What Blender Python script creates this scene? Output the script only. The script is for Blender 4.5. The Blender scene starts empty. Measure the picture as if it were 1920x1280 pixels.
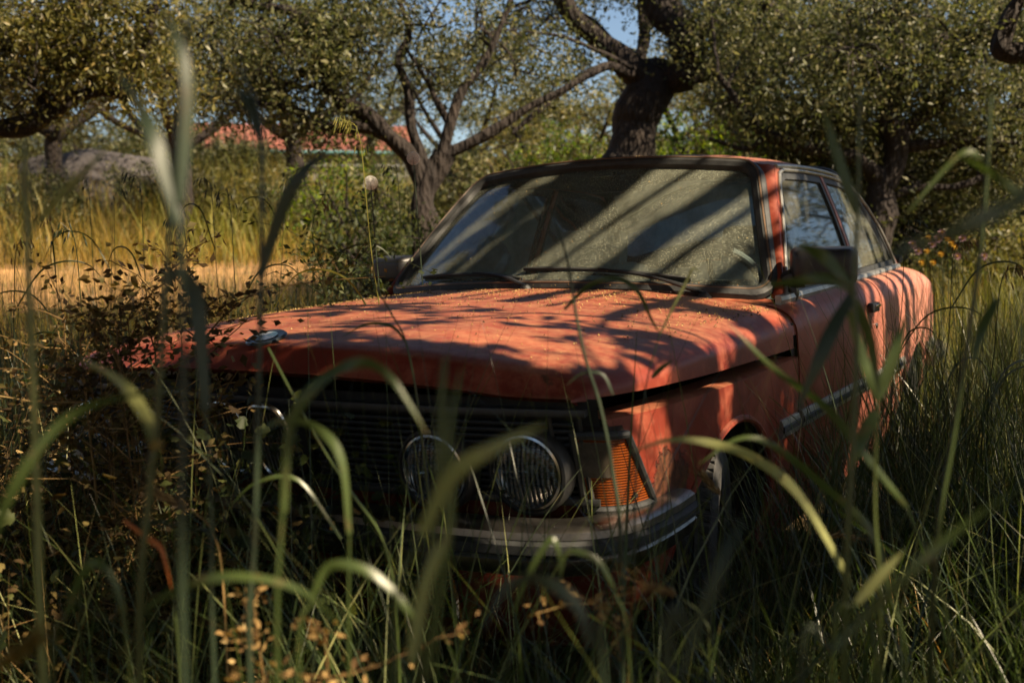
import bpy, bmesh, math, random
import numpy as np
from mathutils import Vector, Matrix, noise
from mathutils.geometry import delaunay_2d_cdt

random.seed(7)
RNG = np.random.default_rng(7)
R = math.radians
SC = bpy.context.scene
COL = SC.collection

# ------------------------------------------------------------------ camera
CAM = np.array([1.577, -1.653, 1.023])
YAW, PITCH, ROLL, FPX = -0.522, -0.082, -0.018, 1977.0   # FPX for the 1920 px wide photograph


def cam_axes():
    f = np.array([math.sin(YAW) * math.cos(PITCH), math.cos(YAW) * math.cos(PITCH), math.sin(PITCH)])
    r = np.cross(f, [0, 0, 1]); r /= np.linalg.norm(r)
    u = np.cross(r, f)
    c, s = math.cos(ROLL), math.sin(ROLL)
    return c * r + s * u, -s * r + c * u, f


CR, CU, CF = cam_axes()
cd = bpy.data.cameras.new("camera")
cd.sensor_width = 36.0
cd.lens = FPX / 1920.0 * 36.0
cd.clip_start = 0.02
cd.clip_end = 600
cd.dof.use_dof = True
cd.dof.focus_distance = 2.6
cd.dof.aperture_fstop = 4.2
cam = bpy.data.objects.new("camera", cd)
COL.objects.link(cam)
cam.matrix_world = Matrix(((CR[0], CU[0], -CF[0], CAM[0]), (CR[1], CU[1], -CF[1], CAM[1]),
                           (CR[2], CU[2], -CF[2], CAM[2]), (0, 0, 0, 1)))
SC.camera = cam

# ------------------------------------------------------------------ sun, sky, exposure
SUN = Vector((0.73, 0.03, 0.68)).normalized()
elev = math.asin(SUN.z)
sd = bpy.data.lights.new("sun", 'SUN')
sd.energy = 5.0
sd.angle = R(0.45)
sd.color = (1.0, 0.80, 0.56)
so = bpy.data.objects.new("sun", sd)
COL.objects.link(so)
so.rotation_euler = SUN.to_track_quat('Z', 'Y').to_euler()
world = bpy.data.worlds.new("World")
SC.world = world
world.use_nodes = True
wn = world.node_tree
wn.nodes.clear()
wo = wn.nodes.new('ShaderNodeOutputWorld')
wb = wn.nodes.new('ShaderNodeBackground')
ws = wn.nodes.new('ShaderNodeTexSky')
ws.sky_type = 'NISHITA'
ws.sun_disc = False
ws.sun_elevation = elev
ws.sun_rotation = math.atan2(SUN.x, SUN.y)
ws.air_density = 1.0
ws.dust_density = 1.0
wb.inputs[1].default_value = 0.05
wn.links.new(ws.outputs[0], wb.inputs[0])
wn.links.new(wb.outputs[0], wo.inputs[0])
SC.view_settings.view_transform = 'Standard'
SC.view_settings.look = 'None'
SC.view_settings.exposure = 1.45
SC.view_settings.gamma = 1.0
SC.cycles.max_bounces = 8
SC.cycles.transparent_max_bounces = 16
SC.cycles.caustics_reflective = False
SC.cycles.caustics_refractive = False
SC.cycles.use_denoising = True


def at(u, v, d):
    """world point seen at photo pixel (u, v) at depth d metres"""
    return Vector(CAM + d * (CR * (u - 960) / FPX - CU * (v - 640) / FPX + CF))


# ------------------------------------------------------------------ object helpers
def tag(o, label=None, cat=None, group=None, kind=None):
    if label: o['label'] = label
    if cat: o['category'] = cat
    if group: o['group'] = group
    if kind: o['kind'] = kind
    return o


def empty(name, loc=(0, 0, 0), rz=0.0):
    o = bpy.data.objects.new(name, None)
    o.empty_display_size = 0.1
    COL.objects.link(o)
    o.location = loc
    o.rotation_euler = (0, 0, rz)
    return o


def link_mesh(name, me, mat=None, parent=None, smooth=True, world_space=True):
    o = bpy.data.objects.new(name, me)
    COL.objects.link(o)
    if mat is not None:
        for m in (mat if isinstance(mat, (list, tuple)) else [mat]):
            me.materials.append(m)
    if smooth:
        me.polygons.foreach_set('use_smooth', np.ones(len(me.polygons), dtype=bool))
    if parent is not None:
        o.parent = parent
        if world_space:
            root = parent
            M = Matrix.Identity(4)
            while root is not None:
                M = Matrix.LocRotScale(root.location, root.rotation_euler, root.scale) @ M
                root = root.parent
            me.transform(M.inverted())
    return o


def np_mesh(name, V, F, mats=None):
    """V (n,3), F (m,k) one face size"""
    me = bpy.data.meshes.new(name)
    V = np.asarray(V, dtype=np.float32); F = np.asarray(F, dtype=np.int32)
    me.vertices.add(len(V)); me.vertices.foreach_set('co', V.ravel())
    k = F.shape[1]
    me.loops.add(F.size); me.loops.foreach_set('vertex_index', F.ravel())
    me.polygons.add(len(F))
    me.polygons.foreach_set('loop_start', np.arange(0, F.size, k, dtype=np.int32))
    if mats is not None:
        me.polygons.foreach_set('material_index', np.asarray(mats, dtype=np.int32))
    me.update(calc_edges=True)
    return me


def py_mesh(name, V, F):
    me = bpy.data.meshes.new(name)
    me.from_pydata([tuple(v) for v in V], [], F)
    me.update()
    return me


class MB:
    """collects simple shapes; build() makes one mesh"""
    def __init__(self):
        self.V = []; self.F = []

    def add(self, V, F):
        n = len(self.V)
        self.V += [Vector(v) for v in V]
        self.F += [tuple(i + n for i in f) for f in F]
        return self

    def box(self, c, s, rot=None, bev=0.0):
        bm = bmesh.new()
        bmesh.ops.create_cube(bm, size=1.0)
        for v in bm.verts:
            v.co = Vector((v.co.x * s[0], v.co.y * s[1], v.co.z * s[2]))
        if bev > 0:
            bmesh.ops.bevel(bm, geom=bm.edges[:], offset=bev, segments=2, affect='EDGES', profile=0.6)
        M = (rot.to_matrix() if hasattr(rot, 'to_matrix') else rot) if rot is not None else Matrix.Identity(3)
        bm.verts.index_update()
        self.add([M @ v.co + Vector(c) for v in bm.verts], [[v.index for v in f.verts] for f in bm.faces])
        bm.free()
        return self

    def tube(self, pts, rad, n=8, caps=True, flat=1.0):
        pts = [Vector(p) for p in pts]
        if not hasattr(rad, '__len__'): rad = [rad] * len(pts)
        rings = []
        prev = None
        for i, p in enumerate(pts):
            t = (pts[min(i + 1, len(pts) - 1)] - pts[max(i - 1, 0)])
            t = t.normalized() if t.length > 1e-9 else Vector((0, 0, 1))
            if prev is None:
                a = t.orthogonal().normalized()
                if flat != 1.0:
                    a = t.cross(Vector((0, 0, 1))); a = a.normalized() if a.length > .01 else t.orthogonal().normalized()
            else:
                a = prev - t * prev.dot(t); a = a.normalized() if a.length > 1e-6 else t.orthogonal().normalized()
            prev = a
            b = t.cross(a)
            rings.append([p + rad[i] * (math.cos(2 * math.pi * k / n) * a + flat * math.sin(2 * math.pi * k / n) * b) for k in range(n)])
        V = [v for r in rings for v in r]
        F = [(i * n + k, i * n + (k + 1) % n, (i + 1) * n + (k + 1) % n, (i + 1) * n + k) for i in range(len(pts) - 1) for k in range(n)]
        if caps:
            F.append(tuple(range(n))[::-1]); F.append(tuple((len(pts) - 1) * n + k for k in range(n)))
        return self.add(V, F)

    def lathe(self, prof, c, axis, n=32, closed=False):
        """prof [(r, h)] about axis through c"""
        ax = Vector(axis).normalized(); a = ax.orthogonal().normalized(); b = ax.cross(a); c = Vector(c)
        V = [c + ax * h + r * (math.cos(2 * math.pi * k / n) * a + math.sin(2 * math.pi * k / n) * b) for r, h in prof for k in range(n)]
        m = len(prof)
        F = [(i * n + k, i * n + (k + 1) % n, ((i + 1) % m) * n + (k + 1) % n, ((i + 1) % m) * n + k) for i in range(m if closed else m - 1) for k in range(n)]
        return self.add(V, F)

    def sweep(self, prof, path, up=(0, 0, 1), closed_path=False, closed_prof=True, outward=None):
        """prof [(out, up)], out = horizontal normal of the path (right of travel)"""
        path = [Vector(p) for p in path]; up = Vector(up); m = len(prof); n = len(path)
        V = []
        for i, p in enumerate(path):
            a = path[(i - 1) % n] if (closed_path or i > 0) else p
            b = path[(i + 1) % n] if (closed_path or i < n - 1) else p
            t = (b - a).normalized(); o = t.cross(up).normalized(); w = o.cross(t)
            V += [p + o * x + w * z for x, z in prof]
        F = []
        for i in range(n if closed_path else n - 1):
            j = (i + 1) % n
            for k in range(m if closed_prof else m - 1):
                l = (k + 1) % m
                F.append((i * m + k, i * m + l, j * m + l, j * m + k))
        if closed_prof and not closed_path:
            F.append(tuple(range(m))[::-1]); F.append(tuple((n - 1) * m + k for k in range(m)))
        return self.add(V, F)

    def build(self, name, mat, parent=None, smooth=True, angle=None):
        me = py_mesh(name, self.V, self.F)
        bm = bmesh.new(); bm.from_mesh(me)
        bmesh.ops.recalc_face_normals(bm, faces=bm.faces[:])
        bm.to_mesh(me); bm.free()
        o = link_mesh(name, me, mat, parent, smooth)
        if smooth:
            me.set_sharp_from_angle(angle=angle or R(35))
        return o


def spline(pts, n=8):
    """Catmull-Rom through pts, n steps per span"""
    P = [np.array(p, float) for p in pts]
    P = [2 * P[0] - P[1]] + P + [2 * P[-1] - P[-2]]
    out = []
    for i in range(1, len(P) - 2):
        for k in range(n):
            t = k / n
            out.append(0.5 * ((2 * P[i]) + (P[i + 1] - P[i - 1]) * t + (2 * P[i - 1] - 5 * P[i] + 4 * P[i + 1] - P[i + 2]) * t * t +
                              (3 * P[i] - P[i - 1] - 3 * P[i + 1] + P[i + 2]) * t ** 3))
    out.append(P[-2])
    return out


# ------------------------------------------------------------------ materials
def new_mat(name):
    m = bpy.data.materials.new(name)
    m.use_nodes = True
    nt = m.node_tree
    nt.nodes.clear()
    out = nt.nodes.new('ShaderNodeOutputMaterial')
    p = nt.nodes.new('ShaderNodeBsdfPrincipled')
    nt.links.new(p.outputs[0], out.inputs[0])
    return m, nt, p, out


def nd(nt, typ, **kw):
    n = nt.nodes.new(typ)
    for k, v in kw.items():
        if k.startswith('i_'):
            key = k[2:]
            n.inputs[int(key) if key.isdigit() else key.replace('_', ' ')].default_value = v
        else:
            setattr(n, k, v)
    return n


def ramp(nt, src, stops):
    r = nt.nodes.new('ShaderNodeValToRGB')
    e = r.color_ramp.elements
    while len(e) < len(stops): e.new(0.5)
    for i, (p, c) in enumerate(stops):
        e[i].position = p
        e[i].color = (c[0], c[1], c[2], 1) if hasattr(c, '__len__') else (c, c, c, 1)
    nt.links.new(src, r.inputs[0])
    return r


def noise_tex(nt, scale, detail=4, rough=0.6, coord=None, vec_scale=None):
    n = nt.nodes.new('ShaderNodeTexNoise')
    n.inputs['Scale'].default_value = scale
    n.inputs['Detail'].default_value = detail
    n.inputs['Roughness'].default_value = rough
    src = coord
    if src is None:
        tc = nt.nodes.new('ShaderNodeTexCoord'); src = tc.outputs['Object']
    if vec_scale is not None:
        mp = nt.nodes.new('ShaderNodeMapping'); mp.inputs['Scale'].default_value = vec_scale
        nt.links.new(src, mp.inputs[0]); src = mp.outputs[0]
    nt.links.new(src, n.inputs['Vector'])
    return n


def mix_col(nt, fac, a, b):
    m = nt.nodes.new('ShaderNodeMix'); m.data_type = 'RGBA'
    for sock, val in ((m.inputs[0], fac), (m.inputs[6], a), (m.inputs[7], b)):
        if hasattr(val, 'is_output') or isinstance(val, bpy.types.NodeSocket): nt.links.new(val, sock)
        elif hasattr(val, '__len__'): sock.default_value = (val[0], val[1], val[2], 1)
        else: sock.default_value = val
    return m.outputs[2]


def bump(nt, p, src, strength=0.3, dist=0.01):
    b = nt.nodes.new('ShaderNodeBump')
    b.inputs['Strength'].default_value = strength; b.inputs['Distance'].default_value = dist
    nt.links.new(src, b.inputs['Height']); nt.links.new(b.outputs[0], p.inputs['Normal'])


def simple(name, col, rough=0.5, metal=0.0, var=0.25, scale=20, bmp=0.0, spec=0.5, vs=None):
    m, nt, p, out = new_mat(name)
    n = noise_tex(nt, scale, 5, 0.65, vec_scale=vs)
    lo = tuple(c * (1 - var) for c in col); hi = tuple(min(1, c * (1 + var)) for c in col)
    r = ramp(nt, n.outputs[0], [(0.3, lo), (0.7, hi)])
    nt.links.new(r.outputs[0], p.inputs['Base Color'])
    p.inputs['Roughness'].default_value = rough
    p.inputs['Metallic'].default_value = metal
    p.inputs['Specular IOR Level'].default_value = spec
    if bmp: bump(nt, p, n.outputs[0], bmp, 0.01)
    return m


def island_mat(name, stops, rough=0.5, trans=0.35, spec=0.4, blotch=None):
    """for masses of separate leaves or blades: colour picked per island"""
    m, nt, p, out = new_mat(name)
    g = nt.nodes.new('ShaderNodeNewGeometry')
    r = ramp(nt, g.outputs['Random Per Island'], stops)
    n = noise_tex(nt, 1.3, 2, 0.5, coord=g.outputs['Position'])
    mul = ramp(nt, n.outputs[0], [(0.3, 0.65), (0.7, 1.25)])
    mx = nt.nodes.new('ShaderNodeMix'); mx.data_type = 'RGBA'; mx.blend_type = 'MULTIPLY'
    mx.inputs[0].default_value = 1.0
    nt.links.new(r.outputs[0], mx.inputs[6]); nt.links.new(mul.outputs[0], mx.inputs[7])
    n9 = noise_tex(nt, 38, 4, 0.7, coord=g.outputs['Position'])
    f9 = ramp(nt, n9.outputs[0], [(0.56, 0.0), (0.70, 0.75)])
    src = mix_col(nt, f9.outputs[0], mx.outputs[2], blotch) if blotch else mx.outputs[2]
    nt.links.new(src, p.inputs['Base Color'])
    p.inputs['Roughness'].default_value = rough
    p.inputs['Specular IOR Level'].default_value = spec
    t = nt.nodes.new('ShaderNodeBsdfTranslucent')
    hs = nt.nodes.new('ShaderNodeHueSaturation'); hs.inputs['Value'].default_value = 1.5; hs.inputs['Saturation'].default_value = 1.15
    nt.links.new(src, hs.inputs['Color']); nt.links.new(hs.outputs[0], t.inputs[0])
    ms = nt.nodes.new('ShaderNodeMixShader'); ms.inputs[0].default_value = trans
    nt.links.new(p.outputs[0], ms.inputs[1]); nt.links.new(t.outputs[0], ms.inputs[2])
    nt.links.new(ms.outputs[0], out.inputs[0])
    return m


def paint_mat():
    m, nt, p, out = new_mat("faded_red_paint")
    tc = nt.nodes.new('ShaderNodeTexCoord'); pos = tc.outputs['Object']
    n1 = noise_tex(nt, 2.2, 5, 0.6, coord=pos)
    base = ramp(nt, n1.outputs[0], [(0.3, (0.10, 0.015, 0.009)), (0.5, (0.185, 0.030, 0.015)), (0.75, (0.29, 0.066, 0.032))])
    # chalky fading by mottles
    n2 = noise_tex(nt, 9, 8, 0.75, coord=pos)
    f2 = ramp(nt, n2.outputs[0], [(0.48, 0.0), (0.70, 0.6)])
    c = mix_col(nt, f2.outputs[0], base.outputs[0], (0.38, 0.13, 0.07))
    # vertical run marks
    n5 = noise_tex(nt, 14, 4, 0.6, coord=pos, vec_scale=(1, 1, 0.08))
    f5 = ramp(nt, n5.outputs[0], [(0.5, 0.0), (0.72, 0.35)])
    c = mix_col(nt, f5.outputs[0], c, (0.22, 0.05, 0.03))
    # sunlight on the rear flank painted in: paler towards the tail
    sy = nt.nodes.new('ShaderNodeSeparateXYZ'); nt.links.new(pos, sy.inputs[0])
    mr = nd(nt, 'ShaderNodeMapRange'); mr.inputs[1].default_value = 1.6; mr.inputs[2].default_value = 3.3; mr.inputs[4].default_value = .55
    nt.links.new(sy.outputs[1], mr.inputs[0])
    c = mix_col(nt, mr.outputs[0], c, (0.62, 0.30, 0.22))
    # dust on upward faces
    g = nt.nodes.new('ShaderNodeNewGeometry')
    sx = nt.nodes.new('ShaderNodeSeparateXYZ'); nt.links.new(g.outputs['Normal'], sx.inputs[0])
    up = ramp(nt, sx.outputs[2], [(0.75, 0.0), (1.0, 0.55)])
    n3 = noise_tex(nt, 26, 8, 0.8, coord=pos)
    d = ramp(nt, n3.outputs[0], [(0.38, 0.05), (0.68, 0.9)])
    mu = nd(nt, 'ShaderNodeMath', operation='MULTIPLY')
    nt.links.new(up.outputs[0], mu.inputs[0]); nt.links.new(d.outputs[0], mu.inputs[1])
    c = mix_col(nt, mu.outputs[0], c, (0.42, 0.24, 0.12))
    # rust specks
    n4 = noise_tex(nt, 55, 6, 0.8, coord=pos)
    n4b = noise_tex(nt, 3.1, 3, 0.5, coord=pos)
    a = ramp(nt, n4.outputs[0], [(0.60, 0.0), (0.66, 1.0)]); b = ramp(nt, n4b.outputs[0], [(0.5, 0.0), (0.62, 1.0)])
    mu2 = nd(nt, 'ShaderNodeMath', operation='MULTIPLY')
    nt.links.new(a.outputs[0], mu2.inputs[0]); nt.links.new(b.outputs[0], mu2.inputs[1])
    c = mix_col(nt, mu2.outputs[0], c, (0.09, 0.035, 0.018))

    # rust eaten patches at fixed places on the body
    def patch(centre, rad, c):
        vd = nd(nt, 'ShaderNodeVectorMath', operation='DISTANCE'); vd.inputs[1].default_value = centre
        nw = noise_tex(nt, 22, 6, 0.75, coord=pos)
        add = nd(nt, 'ShaderNodeMath', operation='MULTIPLY_ADD'); add.inputs[1].default_value = rad * 2.6; 
        nt.links.new(pos, vd.inputs[0]); nt.links.new(nw.outputs[0], add.inputs[0]); nt.links.new(vd.outputs['Value'], add.inputs[2])
        f = ramp(nt, add.outputs[0], [(rad * 2.2, 1.0), (rad * 2.35, 0.0)])
        n6 = noise_tex(nt, 60, 6, 0.7, coord=pos)
        rc = ramp(nt, n6.outputs[0], [(0.35, (0.035, 0.018, 0.012)), (0.6, (0.13, 0.05, 0.025)), (0.75, (0.28, 0.09, 0.05))])
        return mix_col(nt, f.outputs[0], c, rc.outputs[0]), f.outputs[0]
    c, f1 = patch((0.79, 0.365, 0.53), 0.085, c)
    c, _ = patch((0.645, 0.08, 0.80), 0.022, c)
    c, _ = patch((0.655, 0.05, 0.775), 0.016, c)
    c, _ = patch((-0.17, -0.01, 0.81), 0.022, c)
    c, _ = patch((0.806, 1.30, 0.55), 0.05, c)
    c, _ = patch((0.78, 1.26, 0.84), 0.02, c)
    nt.links.new(c, p.inputs['Base Color'])
    rr = ramp(nt, n2.outputs[0], [(0.3, 0.36), (0.7, 0.6)])
    nt.links.new(rr.outputs[0], p.inputs['Roughness'])
    p.inputs['Specular IOR Level'].default_value = 0.3
    bn = nd(nt, 'ShaderNodeBump'); bn.inputs['Strength'].default_value = 0.12; bn.inputs['Distance'].default_value = 0.003
    nt.links.new(n3.outputs[0], bn.inputs['Height'])
    b2 = nd(nt, 'ShaderNodeBump'); b2.inputs['Strength'].default_value = 0.8; b2.inputs['Distance'].default_value = 0.01; b2.invert = True
    nt.links.new(f1, b2.inputs['Height']); nt.links.new(bn.outputs[0], b2.inputs['Normal'])
    nt.links.new(b2.outputs[0], p.inputs['Normal'])
    return m


def glass_mat(name, dust_lo, dust_hi, dust_col, tint=(0.75, 0.85, 0.8), streak=(1, 1, 1), speck=True):
    m, nt, p, out = new_mat(name)
    nt.nodes.remove(p)
    tc = nt.nodes.new('ShaderNodeTexCoord'); pos = tc.outputs['Object']
    tr = nd(nt, 'ShaderNodeBsdfTransparent'); tr.inputs[0].default_value = (*tint, 1)
    gl = nd(nt, 'ShaderNodeBsdfGlossy'); gl.inputs['Roughness'].default_value = 0.03; gl.inputs[0].default_value = (0.9, 0.95, 1, 1)
    fr = nd(nt, 'ShaderNodeFresnel'); fr.inputs[0].default_value = 1.5
    m1 = nd(nt, 'ShaderNodeMixShader')
    nt.links.new(fr.outputs[0], m1.inputs[0]); nt.links.new(tr.outputs[0], m1.inputs[1]); nt.links.new(gl.outputs[0], m1.inputs[2])
    df = nd(nt, 'ShaderNodeBsdfDiffuse'); df.inputs[0].default_value = (*dust_col, 1)
    n = noise_tex(nt, 5, 8, 0.72, coord=pos, vec_scale=streak)
    f = ramp(nt, n.outputs[0], [(0.3, dust_lo), (0.7, dust_hi)])
    fac = f.outputs[0]
    if speck:
        v = nt.nodes.new('ShaderNodeTexVoronoi'); v.inputs['Scale'].default_value = 230
        nt.links.new(pos, v.inputs['Vector'])
        s = ramp(nt, v.outputs['Distance'], [(0.14, 0.75), (0.26, 0.0)])
        ad = nd(nt, 'ShaderNodeMath', operation='ADD'); ad.use_clamp = True
        nt.links.new(fac, ad.inputs[0]); nt.links.new(s.outputs[0], ad.inputs[1]); fac = ad.outputs[0]
    m2 = nd(nt, 'ShaderNodeMixShader')
    nt.links.new(fac, m2.inputs[0]); nt.links.new(m1.outputs[0], m2.inputs[1]); nt.links.new(df.outputs[0], m2.inputs[2])
    nt.links.new(m2.outputs[0], out.inputs[0])
    return m


def bark_mat():
    m, nt, p, out = new_mat("rough_bark")
    n = noise_tex(nt, 9, 8, 0.7, vec_scale=(1, 1, 0.35))
    v = nt.nodes.new('ShaderNodeTexVoronoi'); v.inputs['Scale'].default_value = 26
    tc = nt.nodes.new('ShaderNodeTexCoord'); mp = nd(nt, 'ShaderNodeMapping'); mp.inputs['Scale'].default_value = (1, 1, 0.3)
    nt.links.new(tc.outputs['Object'], mp.inputs[0]); nt.links.new(mp.outputs[0], v.inputs['Vector'])
    r = ramp(nt, n.outputs[0], [(0.3, (0.008, 0.005, 0.004)), (0.6, (0.02, 0.013, 0.009)), (0.8, (0.05, 0.036, 0.026))])
    nt.links.new(r.outputs[0], p.inputs['Base Color'])
    p.inputs['Roughness'].default_value = 0.9
    mu = nd(nt, 'ShaderNodeMath', operation='ADD'); nt.links.new(n.outputs[0], mu.inputs[0]); nt.links.new(v.outputs['Distance'], mu.inputs[1])
    bump(nt, p, mu.outputs[0], 0.9, 0.04)
    return m


def ground_mat():
    m, nt, p, out = new_mat("dry_earth")
    tc = nt.nodes.new('ShaderNodeTexCoord'); pos = tc.outputs['Object']
    n1 = noise_tex(nt, 0.5, 6, 0.6, coord=pos); n2 = noise_tex(nt, 11, 8, 0.75, coord=pos)
    a = ramp(nt, n2.outputs[0], [(0.3, (0.10, 0.055, 0.025)), (0.5, (0.24, 0.14, 0.06)), (0.7, (0.38, 0.24, 0.11))])
    b = ramp(nt, n2.outputs[0], [(0.35, (0.035, 0.04, 0.012)), (0.65, (0.13, 0.12, 0.04))])
    f = ramp(nt, n1.outputs[0], [(0.42, 0.0), (0.6, 1.0)])
    c = mix_col(nt, f.outputs[0], a.outputs[0], b.outputs[0])
    nt.links.new(c, p.inputs['Base Color']); p.inputs['Roughness'].default_value = 0.95
    bump(nt, p, n2.outputs[0], 0.8, 0.05)
    return m


M = {}
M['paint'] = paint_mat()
M['inner'] = simple("sooty_black_metal", (0.02, 0.014, 0.012), 0.8, var=0.4, scale=14)
M['rubber'] = simple("weathered_black_rubber", (0.022, 0.024, 0.024), 0.6, var=0.5, scale=30, bmp=0.15)
M['tyre'] = simple("old_tyre_rubber", (0.028, 0.028, 0.027), 0.8, var=0.5, scale=25, bmp=0.3)
M['chrome'] = simple("dull_chrome", (0.62, 0.62, 0.6), 0.22, 1.0, var=0.3, scale=16)
M['bumper'] = simple("dirty_bumper_chrome", (0.28, 0.26, 0.23), 0.34, 1.0, var=0.55, scale=9)
M['alu'] = simple("oxidised_aluminium_trim", (0.36, 0.36, 0.33), 0.42, 0.8, var=0.3, scale=30)
M['grille'] = simple("black_grille_plastic", (0.022, 0.023, 0.023), 0.5, var=0.4, scale=30)
M['plastic'] = simple("black_plastic", (0.016, 0.016, 0.017), 0.45, var=0.4, scale=22, bmp=0.05)
M['seat'] = simple("grey_seat_vinyl", (0.42, 0.47, 0.46), 0.7, var=0.35, scale=12, bmp=0.2)
M['rim'] = simple("dirty_steel_rim", (0.10, 0.095, 0.085), 0.5, 0.7, var=0.5, scale=14)
M['windshield'] = glass_mat("dusty_windshield", 0.04, 0.20, (0.52, 0.55, 0.42), tint=(0.82, 0.9, 0.87), streak=(1, 0.5, 0.5))
M['side_glass'] = glass_mat("dusty_side_glass", 0.04, 0.18, (0.45, 0.46, 0.38), tint=(0.6, 0.7, 0.7), streak=(1, 3, 0.5), speck=False)
M['reflector'] = simple("tarnished_reflector", (0.5, 0.55, 0.58), 0.15, 1.0, var=0.5, scale=18)
M['tile'] = simple("terracotta_tile", (0.17, 0.055, 0.035), 0.85, var=0.45, scale=3.0, bmp=0.3)
M['wall'] = simple("grey_render", (0.16, 0.17, 0.18), 0.9, var=0.3, scale=2.5, bmp=0.2)
M['teal'] = simple("faded_teal_paint", (0.06, 0.17, 0.18), 0.7, var=0.25, scale=8)
M['stone'] = simple("grey_limestone", (0.045, 0.04, 0.04), 0.9, var=0.5, scale=2.2, bmp=0.7)
M['black_paint'] = simple("dusty_black_paint", (0.012, 0.013, 0.016), 0.4, var=0.4, scale=9)
M['bark'] = bark_mat()
M['ground'] = ground_mat()
M['path'] = simple("sandy_path_dirt", (0.33, 0.185, 0.065), 0.95, var=0.45, scale=1.6, bmp=0.4)


def lens_glass():
    m, nt, p, out = new_mat("ribbed_lamp_glass")
    tc = nt.nodes.new('ShaderNodeTexCoord')
    w = nt.nodes.new('ShaderNodeTexWave'); w.bands_direction = 'X'; w.inputs['Scale'].default_value = 32; w.inputs['Distortion'].default_value = 0.0
    nt.links.new(tc.outputs['Object'], w.inputs['Vector'])
    nt.nodes.remove(p)
    tr = nd(nt, 'ShaderNodeBsdfTransparent'); tr.inputs[0].default_value = (0.7, 0.78, 0.8, 1)
    gl = nd(nt, 'ShaderNodeBsdfGlossy'); gl.inputs['Roughness'].default_value = 0.08
    fr = nd(nt, 'ShaderNodeFresnel'); fr.inputs[0].default_value = 1.55
    b = nd(nt, 'ShaderNodeBump'); b.inputs['Strength'].default_value = 0.8; b.inputs['Distance'].default_value = 0.004
    nt.links.new(w.outputs['Fac'], b.inputs['Height'])
    nt.links.new(b.outputs[0], gl.inputs['Normal']); nt.links.new(b.outputs[0], fr.inputs['Normal'])
    m1 = nd(nt, 'ShaderNodeMixShader')
    nt.links.new(fr.outputs[0], m1.inputs[0]); nt.links.new(tr.outputs[0], m1.inputs[1]); nt.links.new(gl.outputs[0], m1.inputs[2])
    df = nd(nt, 'ShaderNodeBsdfDiffuse'); df.inputs[0].default_value = (0.35, 0.36, 0.33, 1)
    r = ramp(nt, w.outputs['Fac'], [(0.0, 0.02), (0.5, 0.10), (1.0, 0.40)])
    m2 = nd(nt, 'ShaderNodeMixShader')
    nt.links.new(r.outputs[0], m2.inputs[0]); nt.links.new(m1.outputs[0], m2.inputs[1]); nt.links.new(df.outputs[0], m2.inputs[2])
    nt.links.new(m2.outputs[0], out.inputs[0])
    return m


def amber_mat():
    m, nt, p, out = new_mat("amber_lens_plastic")
    tc = nt.nodes.new('ShaderNodeTexCoord')
    w = nt.nodes.new('ShaderNodeTexWave'); w.bands_direction = 'Z'; w.inputs['Scale'].default_value = 56; w.inputs['Distortion'].default_value = 0.2
    nt.links.new(tc.outputs['Object'], w.inputs['Vector'])
    r = ramp(nt, w.outputs['Fac'], [(0.1, (0.20, 0.035, 0.005)), (0.8, (0.55, 0.13, 0.012))])
    nt.links.new(r.outputs[0], p.inputs['Base Color']); p.inputs['Roughness'].default_value = 0.22
    t = nd(nt, 'ShaderNodeBsdfTranslucent'); nt.links.new(r.outputs[0], t.inputs[0])
    ms = nd(nt, 'ShaderNodeMixShader'); ms.inputs[0].default_value = 0.5
    nt.links.new(p.outputs[0], ms.inputs[1]); nt.links.new(t.outputs[0], ms.inputs[2]); nt.links.new(ms.outputs[0], out.inputs[0])
    bump(nt, p, w.outputs['Fac'], 0.5, 0.003)
    return m


M['lens'] = lens_glass()
M['amber'] = amber_mat()
M['red_lens'] = simple("red_tail_lens", (0.35, 0.02, 0.015), 0.2, var=0.2, scale=40)
M['clear_lens'] = simple("cloudy_clear_lens", (0.09, 0.075, 0.055), 0.25, var=0.3, scale=40)
M['emblem_dark'] = simple("tarnished_emblem_ring", (0.03, 0.04, 0.05), 0.3, 0.4, var=0.4, scale=60)
M['emblem_pale'] = simple("worn_silver_enamel", (0.5, 0.54, 0.55), 0.35, 0.5, var=0.3, scale=60)
M['emblem_blue'] = simple("faded_blue_enamel", (0.16, 0.28, 0.36), 0.35, 0.3, var=0.3, scale=60)
M['brown_trim'] = simple("browned_trim_strip", (0.12, 0.075, 0.045), 0.5, var=0.4, scale=20)
M['dash'] = simple("cracked_dash_vinyl", (0.09, 0.095, 0.09), 0.7, var=0.3, scale=15)

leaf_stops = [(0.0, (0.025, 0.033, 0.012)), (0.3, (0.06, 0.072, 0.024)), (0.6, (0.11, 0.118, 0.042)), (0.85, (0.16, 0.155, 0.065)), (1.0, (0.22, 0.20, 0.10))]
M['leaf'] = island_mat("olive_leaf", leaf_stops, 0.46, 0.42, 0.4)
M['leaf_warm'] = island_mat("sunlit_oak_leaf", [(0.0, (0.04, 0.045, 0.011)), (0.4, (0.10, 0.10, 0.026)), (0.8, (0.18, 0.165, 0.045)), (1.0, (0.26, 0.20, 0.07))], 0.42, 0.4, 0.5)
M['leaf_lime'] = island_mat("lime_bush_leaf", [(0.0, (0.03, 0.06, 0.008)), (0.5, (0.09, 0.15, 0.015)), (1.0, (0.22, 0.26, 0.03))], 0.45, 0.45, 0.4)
M['grass'] = island_mat("green_grass", [(0.0, (0.010, 0.017, 0.004)), (0.4, (0.020, 0.035, 0.006)), (0.75, (0.040, 0.057, 0.011)), (1.0, (0.082, 0.077, 0.025))], 0.45, 0.35, 0.45, blotch=(0.088, 0.075, 0.026))
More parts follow.
